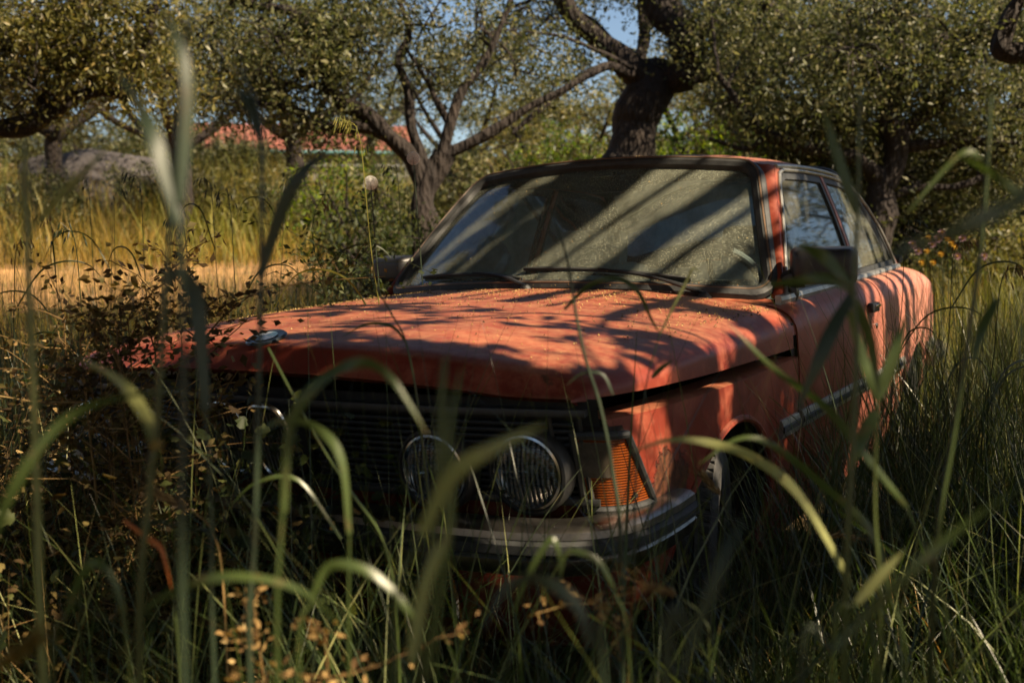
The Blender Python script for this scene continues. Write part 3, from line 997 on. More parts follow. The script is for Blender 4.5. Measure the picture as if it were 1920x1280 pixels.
# wheels
def wheel(cx, cy, steer, s):
    root = empty("wheel", (cx, cy, .285), R(steer)); root.parent = car
    prof = [(.165, -.070), (.20, -.082), (.245, -.084), (.272, -.074), (.283, -.058), (.287, -.04), (.277, -.036), (.277, -.030), (.287, -.027), (.288, -.006), (.278, -.004), (.278, .004),
            (.288, .006), (.287, .027), (.277, .030), (.277, .036), (.287, .04), (.283, .058), (.272, .074), (.245, .084), (.20, .082), (.165, .070)]
    c = Vector((cx, cy, .285))
    rotm = Matrix.Rotation(R(steer), 3, 'Z')
    ax = rotm @ Vector((s, 0, 0))
    ty = MB().lathe(prof, c, ax, 56)
    for k in range(64):
        a = 2 * math.pi * k / 64
        for h in (-.056, .056):
            rad = rotm @ Vector((0, math.cos(a), math.sin(a)))
            tang = ax.cross(rad)
            Mx = Matrix((ax, tang, rad)).transposed()
            ty.box(c + ax * h + rad * .277, (.030, .017, .016), rot=Mx)
    ty.build("tyre", M['tyre'], root, angle=R(25))
    rm = MB().lathe([(.168, .070), (.172, .060), (.155, .045), (.150, .02), (.120, .012), (.085, .030), (.05, .034), (.045, .05), (.0, .055)], c, ax, 40)
    rm.lathe([(.168, -.07), (.15, -.03), (.15, .02)], c, ax, 40)
    rm.build("rim", M['rim'], root)
    for k in range(6):
        a = 2 * math.pi * (k + .5) / 6
        rad = rotm @ Vector((0, math.cos(a), math.sin(a)))
        MB().lathe([(.0, .002), (.013, .003), (.015, -.004)], c + ax * .021 + rad * .118, ax, 12).build("vent_hole", M['inner'], root)
    return root


wheel(.69, AF, 14, 1); wheel(-.69, AF, 14, -1); wheel(.695, AR, 0, 1); wheel(-.695, AR, 0, -1)

# ---- greenhouse
def WS(u, w):
    b = Vector((.67 * u, 1.27 + .17 * u * u, .925 - .03 * u * u))
    t = Vector((.52 * u, 1.735 + .065 * u * u, 1.318 - .028 * u * u))
    p = b.lerp(t, w)
    k = .022 * math.sin(math.pi * min(1, max(0, w))) * (1 - .4 * u * u)
    return p + Vector((0, -.66, .75)) * k


def RW(u, w):
    b = Vector((.64 * u, 3.47 - .09 * u * u, .962 - .012 * u * u))
    t = Vector((.52 * u, 2.98 - .04 * u * u, 1.362 - .035 * abs(u) ** 3))
    p = b.lerp(t, w)
    k = .03 * math.sin(math.pi * min(1, max(0, w)))
    return p + Vector((0, .6, .8)) * k


def rrect(x0, x1, y0, y1, rx, ry, n=6):
    out = []
    for cx, cy, a0 in ((x1 - rx, y0 + ry, -90), (x1 - rx, y1 - ry, 0), (x0 + rx, y1 - ry, 90), (x0 + rx, y0 + ry, 180)):
        for k in range(n + 1):
            a = R(a0 + 90 * k / n); out.append((cx + rx * math.cos(a), cy + ry * math.sin(a)))
    return out


for nm, fn, mt, ref in (("windshield", WS, 'windshield', (0, -.6, .8)), ("rear_window", RW, 'side_glass', (0, .6, .8))):
    o2 = rrect(-1, 1, 0.0, 1.0, .10, .13)
    g = panel(nm, o2, fn, M[mt], car, .05, thick=0, scale=(.62, .6), out_ref=ref)
    o3 = [fn(a, b) for a, b in resample(rrect(-1.028, 1.028, -.020, 1.020, .10, .13), .05)]
    off = Vector(ref) * .003
    MB().tube([p + off for p in o3] + [o3[0] + off, o3[1] + off], .025, 10, caps=False).build("rubber_seal", M['rubber'], g)
    o4 = [fn(a, b) + Vector(ref) * .026 for a, b in resample(rrect(-1.036, 1.036, -.026, 1.026, .10, .13), .05)]
    MB().tube(o4 + o4[:2], .0042, 6, caps=False).build("seal_trim", M['brown_trim'], g)

def xg(y, z):
    k = (z - .87) / .44
    return .730 - .156 * k + .010 * math.sin(math.pi * min(1, max(0, k))) - .025 * max(0, y - 2.7)


def sg(off=0.0):
    return lambda y, z: Vector((xg(y, z) + off, y, z))


def belt(y): return .870 + (y - 1.31) / 2.13 * .061


# roof skin
gut = spline([(.575, 1.865, 1.303), (.574, 2.15, 1.317), (.572, 2.45, 1.323), (.568, 2.75, 1.320), (.560, 3.0, 1.300)], 6)
cen = spline([(0, 1.715, 1.338), (0, 1.95, 1.371), (0, 2.30, 1.388), (0, 2.7, 1.384), (0, 2.99, 1.366)], 6)
na_ = 33; V = []
for g_, c_ in zip(gut, cen):
    for k in range(na_):
        a = -1 + 2 * k / (na_ - 1)
        V.append(Vector((g_[0] * a, c_[1] + (g_[1] - c_[1]) * a * a, c_[2] - (c_[2] - g_[2]) * abs(a) ** 3.4)))
nr = len(gut)
F = [(i * na_ + k, i * na_ + k + 1, (i + 1) * na_ + k + 1, (i + 1) * na_ + k) for i in range(nr - 1) for k in range(na_ - 1)]
b0 = len(V)
for k in range(na_):   # front header rolled down to the windshield seal
    u = -1.03 + 2.06 * k / (na_ - 1); V.append(WS(u, 1.045) + Vector((0, 0, .004)))
F += [(k, b0 + k, b0 + k + 1, k + 1) for k in range(na_ - 1)]
b1 = len(V)
for k in range(na_):
    u = -1.05 + 2.1 * k / (na_ - 1); V.append(RW(u, 1.03) + Vector((0, 0, .004)))
F += [((nr - 1) * na_ + k, (nr - 1) * na_ + k + 1, b1 + k + 1, b1 + k) for k in range(na_ - 1)]
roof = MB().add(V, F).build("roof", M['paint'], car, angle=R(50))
MB().add([Vector((v.x * .97, v.y, v.z - .02)) for v in V[:nr * na_]], F[:(nr - 1) * (na_ - 1)]).build("headlining", M['inner'], roof)
for s in (1, -1):
    MB().tube([Vector((s * (p[0] + .003), p[1], p[2] - .002)) for p in gut], .008, 8).build("rain_gutter", M['alu'], roof)

opening = [(1.445, .885), (1.63, 1.075), (1.80, 1.235), (1.862, 1.278), (1.93, 1.292), (2.2, 1.303), (2.5, 1.306), (2.78, 1.302), (2.95, 1.287), (3.06, 1.262), (3.18, 1.205), (3.29, 1.125), (3.36, 1.04), (3.405, .965), (3.41, .945), (3.40, .938), (2.5, .912)]
for s in (1, -1):
    outl = [(1.40, .862), (1.61, 1.085), (1.80, 1.262), (1.865, 1.303), (2.15, 1.317), (2.45, 1.323), (2.75, 1.320), (3.0, 1.300), (3.14, 1.235), (3.32, 1.11), (3.46, .99), (3.50, .935), (3.4, .926), (2.5, .900)]
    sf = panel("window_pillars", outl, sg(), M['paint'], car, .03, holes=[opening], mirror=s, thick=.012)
    lp = [Vector((s * (xg(y, z) + .004), y, z)) for y, z in resample([(y, z) for y, z in opening], .04)]
    MB().tube(lp + lp[:2], .0065, 8, caps=False).build("chrome_surround", M['alu'], sf)
    # door window and rear side window: black frame, glass
    d_out = [(1.450, .888), (1.63, 1.072), (1.80, 1.231), (1.865, 1.274), (1.93, 1.288), (2.2, 1.299), (2.462, 1.302), (2.476, .914)]
    d_in = [(1.50, .925), (1.66, 1.07), (1.82, 1.21), (1.875, 1.248), (1.94, 1.262), (2.2, 1.272), (2.432, 1.274), (2.444, .94)]
    q_out = [(2.512, .916), (2.498, 1.302), (2.78, 1.298), (2.95, 1.283), (3.06, 1.258), (3.18, 1.201), (3.29, 1.121), (3.355, 1.04), (3.40, .965), (3.402, .942)]
    q_in = [(2.542, .945), (2.530, 1.278), (2.78, 1.274), (2.94, 1.260), (3.045, 1.236), (3.165, 1.180), (3.268, 1.105), (3.33, 1.03), (3.372, .972)]
    for o_, i_, nm in ((d_out, d_in, "door_window"), (q_out, q_in, "side_window")):
        g = panel(nm, i_, sg(-.010), M['side_glass'], car, .05, mirror=s, thick=0)
        panel("window_rubber", o_, sg(-.002), M['rubber'], g, .03, holes=[i_], mirror=s, thick=.012)
    # B pillar
    panel("door_pillar", [(2.478, .914), (2.464, 1.303), (2.496, 1.303), (2.510, .914)], sg(.001), M['paint'], car, .03, mirror=s, thick=.02)
    # belt trim
    ys = np.linspace(1.33, 3.42, 20)
    path = [Vector((s * (xg(y, belt(y)) + .012), y, belt(y) + .008)) for y in ys]
    MB().sweep([(o_ * s, u_) for o_, u_ in [(-.012, -.014), (.004, -.012), (.008, 0), (.004, .012), (-.012, .014)]], path).build("belt_trim", M['alu'], car)
    # A pillar and C pillar skins between the glass edge and the side frame
    for fn, e0, e1, fr_, nm in ((WS, 1.02, 1.02, [(1.40, .862), (1.61, 1.085), (1.80, 1.262), (1.865, 1.303)], "windshield_pillar"), (RW, 1.02, 1.02, [(3.50, .935), (3.46, .99), (3.32, 1.11), (3.14, 1.235), (3.0, 1.300)], "rear_pillar")):
        fs = spline(fr_, 5); m_ = len(fs); V = []
        for i, (y, z) in enumerate(fs):
            w = i / (m_ - 1)
            a = fn(1.02, -.03 + 1.07 * w); b = Vector((xg(y, z), y, z))
            mid = (a + b) / 2 + Vector((.012, -.010 if fn is WS else .010, .006))
            for q in range(6):
                t = q / 5; p = a * (1 - t) ** 2 + mid * 2 * t * (1 - t) + b * t * t
                V.append(Vector((s * p.x, p.y, p.z)))
        MB().add(V, [(6 * i + k, 6 * i + k + 1, 6 * (i + 1) + k + 1, 6 * (i + 1) + k) for i in range(m_ - 1) for k in range(5)]).build(nm, M['paint'], car)

# scuttle in front of the windshield
V = []; nx = 30
for k in range(nx + 1):
    u = -1 + 2 * k / nx
    t = 1.28 * u
    a = S(1.245, max(-1.6, min(1.6, t * 1.2))); a.z -= .010; a.y -= .03
    b = WS(u * 1.06, -.03); b.z -= .004
    c = Vector((a.x, a.y + .03, a.z - .01))
    V += [a, c, (c + b) / 2 + Vector((0, 0, -.006)), b]
scut = MB().add(V, [(4 * i + k, 4 * i + k + 1, 4 * (i + 1) + k + 1, 4 * (i + 1) + k) for i in range(nx) for k in range(3)]).build("scuttle", M['paint'], car)
vm = MB()
for k in range(26):
    x = -.5 + k * .04
    vm.box((x, 1.265 + .1 * x * x, .910 - .03 * x * x), (.028, .012, .003))
vm.build("vent_slots", M['inner'], scut)
# corner blocks between scuttle, wing and door
for s in (1, -1):
    V = []
    for y in np.linspace(1.235, 1.40, 7):
        for k in range(6):
            q = S(y, 1 + k * .2); V.append(Vector((s * (q.x - .004), q.y, q.z - .004)))
    MB().add(V, [(6 * i + k, 6 * i + k + 1, 6 * (i + 1) + k + 1, 6 * (i + 1) + k) for i in range(6) for k in range(5)]).build("scuttle_corner", M['paint'], car)

# wipers
def wiper(piv, tip0, tip1, mid):
    root = empty("wiper", piv); root.parent = car
    p = Vector(piv)
    MB().lathe([(.020, -.02), (.022, .004), (.016, .016), (.010, .024), (0, .026)], p, (0, -.5, .86), 16).build("spindle", M['rubber'], root)
    m_ = Vector(mid)
    arm = [p + Vector((0, -.004, .018)), p.lerp(m_, .35) + Vector((0, -.012, .030)), p.lerp(m_, .7) + Vector((0, -.008, .026)), m_ + Vector((0, -.008, .016))]
    MB().tube(spline(arm, 5), [.011] * 5 + [.008] * 5 + [.005] * 6, 8, flat=.6).build("arm", M['plastic'], root)
    a, b = Vector(tip0), Vector(tip1)
    n_ = Vector((0, -.6, .8))
    bl = [a.lerp(b, t) + n_ * (.012 + .012 * math.sin(math.pi * t)) for t in np.linspace(0, 1, 12)]
    bo = MB().tube(bl, [.003] + [.0065] * 10 + [.003], 6)
    bo.tube([a + n_ * .006, a.lerp(b, .5) + n_ * .006, b + n_ * .006], .004, 6)
    bo.build("blade", M['rubber'], root)


wiper((.53, 1.30, .882), WS(.70, .05), WS(-.12, .10), WS(.28, .085))
wiper((-.03, 1.235, .907), WS(-.10, .03), WS(-.82, .085), WS(-.42, .07))

# door mirrors
for s in (1, -1):
    dz = 0.0
    mc = Vector((.825, 1.50, .975)) if s > 0 else Vector((-.775, 1.56, .972))
    mr = empty("door_mirror", mc); mr.parent = car
    ang = R(14 * s)
    bm = bmesh.new()
    bmesh.ops.create_cube(bm, size=1.0)
    for v in bm.verts:
        v.co = Vector((v.co.x * (.20 if v.co.y > 0 else .17), v.co.y * .085, v.co.z * (.118 if v.co.y > 0 else .092)))
    bmesh.ops.bevel(bm, geom=bm.edges[:], offset=.026, segments=4, affect='EDGES', profile=.6)
    rm = Matrix.Rotation(ang, 3, 'Z')
    h = MB()
    h.add([rm @ v.co + mc for v in bm.verts], [[v.index for v in f.verts] for f in bm.faces]); bm.free()
    hs = h.build("mirror_housing", M['plastic'], mr)
    MB().tube(spline([mc + Vector((-s * .06, -.005, -.03)), mc + Vector((-s * .11, -.01, -.045)), Vector((s * .73, mc.y, .905)), Vector((s * .72, mc.y, .885))], 4), [.034, .033, .03, .028, .026, .024, .022, .022, .024, .026, .028, .03, .03], 10).build("mirror_stalk", M['plastic'], mr)
    q = mc + rm @ Vector((0, .0385, 0))
    MB().box(q, (.165, .004, .095), rot=rm, bev=.001).build("mirror_glass", M['reflector'], mr)

# interior
MB().box((0, 1.62, .84), (1.28, .36, .10), bev=.03).box((.36, 1.70, .905), (.36, .18, .045), bev=.02).build("dashboard", M['dash'], car)
sw = empty("steering_wheel", (.37, 1.84, .88)); sw.parent = car
c = Vector((.37, 1.86, .87)); ax = Vector((0, .86, .42)).normalized()
a1 = Vector((1, 0, 0)); a2 = ax.cross(a1)
ring = [c + .185 * (math.cos(2 * math.pi * k / 40) * a1 + math.sin(2 * math.pi * k / 40) * a2) for k in range(42)]
MB().tube(ring, .016, 10, caps=False).build("rim", M['wheel_rim'], sw)
hbm = MB().lathe([(.05, -.02), (.055, .01), (.03, .025), (0, .028)], c - ax * .01, ax, 24)
for a in (0, 90, 180, 270):
    d_ = a1 * math.cos(R(a)) + a2 * math.sin(R(a))
    hbm.tube([c + d_ * .03, c + d_ * .18], .011, 6)
hbm.tube([c - ax * .02, c - ax * .22], .022, 10)
hbm.build("hub", M['plastic'], sw)
for sx in (.36, -.36):
    st = empty("front_seat", (sx, 2.2, .3)); st.parent = car
    MB().box((sx, 2.06, .42), (.50, .50, .16), rot=Matrix.Rotation(R(6), 3, 'X'), bev=.05).build("cushion", M['seat'], st)
    MB().box((sx, 2.36, .70), (.50, .14, .58), rot=Matrix.Rotation(R(-14), 3, 'X'), bev=.06).build("backrest", M['seat'], st)
    MB().box((sx, 2.42, 1.035), (.30, .10, .17), rot=Matrix.Rotation(R(-10), 3, 'X'), bev=.04).build("headrest", M['seat'], st)
MB().box((0, 2.95, .46), (1.25, .46, .16), bev=.05).box((0, 3.22, .70), (1.25, .14, .50), rot=Matrix.Rotation(R(-20), 3, 'X'), bev=.05).build("rear_bench", M['seat'], car)
MB().box((0, 3.34, .905), (1.30, .26, .02), bev=.005).build("parcel_shelf", M['dash'], car)
tag_m = MB().box((0, 1.86, 1.27), (.20, .025, .06), bev=.01).tube([(0, 1.85, 1.30), (0, 1.84, 1.345)], .008, 6)
tag_m.build("inside_mirror", M['plastic'], car)
for s in (1, -1):
    V = []
    for y in np.linspace(1.42, 3.42, 12):
        for z in (.30, .55, .80, .885): V.append((s * (min(xg(y, .87), .745) - .035 - (.0 if z > .7 else .01)), y, z + (belt(y) - .885 if z > .86 else 0)))
    MB().add(V, [(4 * i + k, 4 * i + k + 1, 4 * (i + 1) + k + 1, 4 * (i + 1) + k) for i in range(11) for k in range(3)]).build("door_card", M['dash'], car)

# fallen blossom and seed litter lying on bonnet, scuttle and roof
def litter(name, pts, size, parent=None, mt='debris'):
    P = np.array([tuple(p) for p in pts]); n = len(P)
    L = RNG.uniform(.5, 1.4, n) * size
    a = RNG.uniform(0, 2 * np.pi, n)
    d = np.stack([np.cos(a), np.sin(a), RNG.uniform(-.1, .4, n)], 1) * L[:, None]
    w = np.stack([-np.sin(a), np.cos(a), RNG.uniform(-.3, .3, n)], 1) * (L * RNG.uniform(.3, .8, n))[:, None]
    up = np.stack([np.zeros(n), np.zeros(n), L * RNG.uniform(.3, .8, n)], 1)
    V = np.stack([P - d / 2, P + w / 2 + up * .3, P + d / 2, P - w / 2 + up * .3, P + up], 1).reshape(-1, 3)
    b = np.arange(n)[:, None] * 5
    F = np.concatenate([b + np.array([0, 3, 4]), b + np.array([3, 2, 4]), b + np.array([2, 1, 4]), b + np.array([1, 0, 4])])
    o = link_mesh(name, np_mesh(name, V, F), M[mt], parent, smooth=False)
    return o


pts = []
for k in range(2600):
    y = random.betavariate(4.5, 1.1) * 1.2 if random.random() < .75 else random.uniform(0.0, 1.2)
    y = min(y, 1.225)
    pts.append(S(y, random.uniform(-1.3, 1.3)) + Vector((0, 0, .0015)))
for k in range(500):
    u = random.uniform(-1, 1); pts.append(WS(u, random.uniform(-.03, .01)) + Vector((0, -.02, .012)))
for k in range(1300):
    i = random.randint(0, nr - 2); a = random.randint(0, na_ - 2)
    q = [Vector(spv) for spv in (0,)] if False else None
    g_, c_ = gut[i], cen[i]; aa_ = random.uniform(-.97, .97); f_ = random.random()
    g_ = np.array(gut[i]) * (1 - f_) + np.array(gut[i + 1]) * f_; c_ = np.array(cen[i]) * (1 - f_) + np.array(cen[i + 1]) * f_
    pts.append(Vector((g_[0] * aa_, c_[1] + (g_[1] - c_[1]) * aa_ * aa_, c_[2] - (c_[2] - g_[2]) * abs(aa_) ** 3.4 + .001)))
for k in range(160):
    pts.append(WS(random.uniform(-.95, .95), random.uniform(.03, .95)) + Vector((0, -.002, .002)))
tag(litter("litter", [S(min(1.225, random.betavariate(3.5, 1.1) * 1.2), random.uniform(-1.4, 1.4)) + Vector((0, 0, .002)) for _ in range(600)] +
            [WS(random.uniform(-1, 1), random.uniform(-.03, .02)) + Vector((0, -.02, .012)) for _ in range(400)], .007, mt='debris_dark'), "dead brown leaf scraps and dirt gathered on the bonnet and below the windshield", "litter", kind='stuff')
tag(litter("litter", pts, .0042), "scattered dry blossom and seed litter lying on the red bonnet and roof", "litter", kind='stuff')

# ------------------------------------------------------------------ trees
def leaf_mesh(name, C, size, sx=.38, flat=0.5, droop=0.0):
    """C (n,3) leaf centres -> folded four-point leaves"""
    n = len(C)
    a = RNG.uniform(0, 2 * np.pi, n); el = RNG.normal(0, flat, n) - droop
    d = np.stack([np.cos(a) * np.cos(el), np.sin(a) * np.cos(el), np.sin(el)], 1)
    r = RNG.normal(size=(n, 3)); w = np.cross(d, r); w /= np.linalg.norm(w, axis=1)[:, None] + 1e-9
    nn = np.cross(d, w)
    L = (size * RNG.uniform(.6, 1.3, n))[:, None]
    W = L * sx
    P0 = C - d * L / 2; P2 = C + d * L / 2
    P1 = C + w * W / 2 + nn * L * .06 - d * L * .08; P3 = C - w * W / 2 + nn * L * .06 - d * L * .08
    V = np.stack([P0, P1, P2, P3], 1).reshape(-1, 3)
    b = np.arange(n)[:, None] * 4
    F = np.concatenate([b + np.array([0, 1, 2]), b + np.array([0, 2, 3])])
    return np_mesh(name, V, F)


def ip(pts):
    """photo-pixel polyline with depths -> world points"""
    return [at(u, v, d) for u, v, d in pts]


def add_limb(mb, pts, r0, r1, seg=5, n=8, rough=.10):
    sp = [Vector(p) for p in spline(pts, seg)]
    m = len(sp); rad = []; out = []
    for i, p in enumerate(sp):
        f = i / (m - 1); r = r0 + (r1 - r0) * f
        k = noise.noise(p * 2.2) * .35 + noise.noise(p * 6) * .2
        rad.append(r * (1 + k))
        out.append(p + Vector((noise.noise(p * 3 + Vector((5, 0, 0))), noise.noise(p * 3 + Vector((0, 7, 0))), noise.noise(p * 3 + Vector((0, 0, 9))))) * r * rough * 5 * (0 if i == 0 else 1))
    mb.tube(out, rad, n)
    return out, rad


def twig(mb, a, b, r0, r1, n=4, k=4):
    a = Vector(a); b = Vector(b); L = (b - a).length
    sag = Vector((random.uniform(-1, 1), random.uniform(-1, 1), random.uniform(-.2, 1))) * L * .16
    pts = []
    for i in range(k + 1):
        t = i / k
        p = a.lerp(b, t) + sag * math.sin(math.pi * t) + Vector((random.uniform(-1, 1), random.uniform(-1, 1), random.uniform(-1, 1))) * L * .03 * (0 < i < k)
        pts.append(p)
    mb.tube(pts, [r0 + (r1 - r0) * i / k for i in range(k + 1)], n, caps=False)
    return pts


DENS = 2.3


def tree(label, base, limbs, blobs, leaf_mat, leaf=.05, per=42, sig=.16, cat="tree", group=None, name="olive_tree", sides=9, filt=None, tk=1.0, cm=1.0):
    """limbs: list of (points, r0, r1); blobs: (centre, radius xyz, clumps). Trunk and crown are parts of one tree."""
    root = empty(name, base); tag(root, label, cat, group)
    mb = MB(); nodes = []
    for pts, r0, r1 in limbs:
        o, rd = add_limb(mb, pts, r0, r1, n=sides)
        nodes += list(zip(o[2:], rd[2:]))
    NP = np.array([tuple(p) for p, r in nodes])
    C = []
    for c, rad, m in blobs:
        c = Vector(c); rad = Vector(rad) if hasattr(rad, '__len__') else Vector((rad, rad, rad * .7))
        hub = []
        # a few side branches per blob then twigs to each clump
        nb = max(2, m // 9)
        for k in range(nb):
            q = c + Vector([random.gauss(0, .38) * rad[j] for j in range(3)])
            i = int(np.argmin(np.linalg.norm(NP - np.array(q), axis=1) + RNG.uniform(0, .4, len(NP))))
            a = nodes[i][0]; rr_ = min(nodes[i][1] * .6, (.012 + (q - a).length * .014) * tk)
            hub += twig(mb, a, q, rr_, rr_ * .45, 5, 6)[2:]
        HP = np.array([tuple(p) for p in hub])
        for k in range(int(m * 1.6)):
            while True:
                v = Vector((random.uniform(-1, 1), random.uniform(-1, 1), random.uniform(-1, 1)))
                if .25 < v.length < 1: break
            q = c + Vector((v.x * rad.x, v.y * rad.y, v.z * rad.z))
            i = int(np.argmin(np.linalg.norm(HP - np.array(q), axis=1)))
            L = (Vector(HP[i]) - q).length
            t = twig(mb, HP[i], q, min(.016, .005 + L * .009) * max(tk, .5), .003, 3, 3)
            kk = int(per * cm * DENS * .62 * random.uniform(.35, 1.7))
            ax_ = RNG.normal(0, 1, 3); ax_ /= np.linalg.norm(ax_)
            base_ = np.array([tuple(t[-1])]) + RNG.normal(0, sig * .62, (kk, 3)) + ax_[None] * RNG.normal(0, sig * .8, kk)[:, None]
            C.append(base_)
            k2 = kk // 4
            f = RNG.uniform(.3, 1, k2)[:, None]
            C.append(np.array(t[0])[None] * (1 - f) + np.array(t[-1])[None] * f + RNG.normal(0, sig * .5, (k2, 3)))
    C = np.concatenate(C)
    if filt is not None: C = C[filt(C)]
    mb.build("trunk", M['bark'], root, angle=R(60))
    me = leaf_mesh("crown", C, leaf * RNG.choice([.75, 1.1, 1.5], len(C), p=[.3, .5, .2]), flat=.8)
    link_mesh("crown", me, M[leaf_mat], root, smooth=False)
    return root


def B(u, v, d, rad, m):
    return (at(u, v, d), rad, m)


# the broad trunk rising behind the coupe
d = 11.5
b0 = gpt(1190, d)
tree("broad dark oak trunk forking just behind the coupe roof", b0, [
    ([b0 - Vector((0, 0, .1)), at(1186, 400, d), at(1184, 300, d), at(1200, 220, d), at(1228, 140, d)], .26, .25),
    (ip([(1215, 165, d), (1150, 95, d - .2), (1090, 45, d - .4), (1050, -20, d - .6), (1020, -120, d - .6)]), .15, .08),
    (ip([(1205, 150, d), (1130, 70, d), (1075, 20, d + .2), (1050, -60, d + .3)]), .10, .05),
    (ip([(1228, 150, d), (1290, 125, d - .2), (1275, 65, d - .3), (1238, 10, d - .3), (1222, -90, d - .3)]), .22, .16),
    (ip([(1250, 150, d), (1330, 130, d + .2), (1400, 112, d + .3), (1440, 65, d + .4), (1480, 10, d + .6), (1500, -60, d + .6)]), .16, .07),
    (ip([(1200, 130, d + .2), (1208, 60, d + .5), (1203, -20, d + .6)]), .075, .05),
    (ip([(1185, 140, d - .3), (1130, 125, d - .6), (1070, 160, d - .8), (1000, 215, d - .9), (960, 250, d - .9)]), .055, .02),
    (ip([(1190, 130, d - .3), (1120, 95, d - .7), (1060, 70, d - .9), (990, 60, d - 1)]), .03, .012),
], [B(1380, 40, d, (1.1, 1.1, .55), 75), B(1430, -60, d, (1.3, 1.2, .7), 40), B(1010, 60, d, (.8, .9, .7), 30), B(1120, -70, d, (1.3, 1.2, .6), 40),
    B(1330, -110, d, (1.6, 1.5, .6), 40), B(1470, 150, d + .3, (.7, .8, .5), 34), B(930, 120, d - .5, (.6, .7, .6), 16), B(1050, 165, d - .6, (.5, .5, .35), 10), B(1330, 85, d - .3, (.5, .6, .25), 16)],
    'leaf', .05, 42, name="oak_tree")

# the many-limbed olive left of the windshield
d = 9.0
b0 = gpt(800, d)
tree("twisted olive with crooked limbs fanning out left of the windshield", b0, [
    ([b0 - Vector((0, 0, .1)), at(800, 440, d), at(790, 385, d), at(812, 330, d), at(835, 285, d)], .13, .10),
    (ip([(798, 370, d), (770, 300, d), (735, 262, d), (692, 215, d), (640, 190, d), (612, 135, d), (582, 70, d), (545, 22, d), (470, 8, d), (430, -30, d)]), .085, .035),
    (ip([(828, 300, d), (845, 235, d), (865, 175, d), (905, 120, d), (935, 60, d), (965, -30, d)]), .05, .025),
    (ip([(830, 290, d), (895, 262, d), (955, 222, d), (1010, 190, d), (1070, 160, d), (1140, 125, d)]), .048, .02),
    (ip([(745, 268, d), (690, 240, d), (640, 240, d), (590, 235, d), (545, 205, d), (480, 190, d)]), .06, .03),
    (ip([(800, 330, d), (775, 240, d), (765, 170, d), (745, 110, d), (765, 60, d), (740, -20, d)]), .05, .02),
    (ip([(640, 195, d), (600, 160, d), (560, 165, d), (500, 140, d)]), .035, .018),
    (ip([(612, 130, d), (640, 90, d), (650, 30, d), (660, -30, d)]), .03, .015),
    (ip([(845, 235, d), (820, 190, d), (800, 150, d), (760, 90, d)]), .035, .015),
], [B(530, 110, d, (.75, .8, .5), 52), B(430, 100, d + .4, (.5, .7, .5), 30), B(640, 90, d, (.45, .6, .5), 26), B(560, -30, d, (1.0, .9, .4), 30), B(720, 60, d, (.45, .6, .5), 16),
    B(860, 40, d, (.6, .7, .45), 20), B(480, 200, d + .3, (.5, .5, .25), 22), B(600, 250, d + .2, (.4, .4, .14), 14), B(980, 120, d + .3, (.4, .5, .4), 11), B(800, 130, d, (.4, .5, .4), 9)],
    'leaf', .045, 36)

# left edge olive, warm sunlit leaves
d = 8.0
b0 = gpt(-200, d)
tree("warm sunlit olive whose boughs reach in at the upper left corner", b0, [
    ([b0 - Vector((0, 0, .1)), at(-190, 350, d), at(-150, 260, d), at(-90, 180, d)], .2, .15),
    (ip([(-130, 270, d), (-20, 245, d), (60, 225, d), (120, 195, d), (180, 178, d), (250, 180, d)]), .10, .045),
    (ip([(-100, 190, d), (-20, 110, d), (60, 50, d), (130, 20, d), (200, -30, d)]), .10, .05),
    (ip([(60, 225, d), (90, 160, d), (80, 100, d)]), .04, .02),
    (ip([(230, 178, d), (262, 110, d), (285, 50, d), (300, -30, d)]), .04, .025),
], [B(90, 110, d, (.55, .7, .35), 42), B(200, 90, d, (.45, .6, .4), 38), B(-20, 60, d, (.5, .6, .5), 24), B(260, 30, d, (.5, .6, .3), 24), B(120, -20, d, (.8, .8, .3), 26), B(300, 170, d + .2, (.3, .5, .25), 16), B(30, 190, d, (.4, .5, .15), 10)],
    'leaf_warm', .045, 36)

# right hand oaks filling the upper right
d = 9.5
b0 = gpt(1640, d)
tree("low spreading oak with dark crooked limbs right of the coupe's rear", b0, [
    ([b0 - Vector((0, 0, .1)), at(1648, 430, d), at(1664, 340, d), at(1680, 270, d), at(1662, 215, d)], .17, .10),
    (ip([(1660, 345, d), (1605, 300, d), (1550, 285, d), (1490, 270, d), (1425, 245, d), (1385, 195, d), (1345, 140, d)]), .085, .03),
    (ip([(1678, 280, d), (1740, 268, d), (1800, 262, d), (1870, 268, d), (1950, 250, d)]), .06, .03),
    (ip([(1675, 260, d), (1720, 225, d), (1762, 200, d), (1775, 160, d), (1800, 100, d)]), .06, .03),
    (ip([(1662, 225, d), (1690, 150, d), (1690, 90, d), (1660, 20, d)]), .06, .03),
    (ip([(1650, 380, d), (1720, 350, d), (1790, 352, d), (1850, 330, d)]), .05, .025),
    (ip([(1440, 250, d), (1400, 280, d), (1330, 260, d)]), .03, .015),
], [B(1560, 150, d, (.95, .9, .55), 62), B(1760, 90, d, (.95, .9, .6), 66), B(1640, 20, d, (1.1, .9, .4), 44), B(1860, 190, d, (.75, .8, .6), 56), B(1720, 200, d + .3, (.7, .7, .4), 36),
    B(1480, 230, d + .2, (.7, .7, .3), 36), B(1580, 250, d + .5, (.7, .6, .3), 30), B(1880, 310, d + .5, (.6, .7, .35), 36), B(1760, 310, d + .9, (.7, .7, .25), 26), B(1400, 170, d + .5, (.5, .6, .35), 22), B(1900, 30, d, (.7, .8, .45), 34),
    B(1440, 60, d + .6, (.8, .8, .5), 30), B(1500, 300, d + .6, (.6, .5, .2), 22), B(1700, 340, d + 1, (.8, .7, .25), 30), B(1850, 390, d + 1.2, (.6, .6, .2), 18), B(1600, 330, d + .6, (.5, .6, .2), 16)],
    'leaf', .045, 40, name="oak_tree")

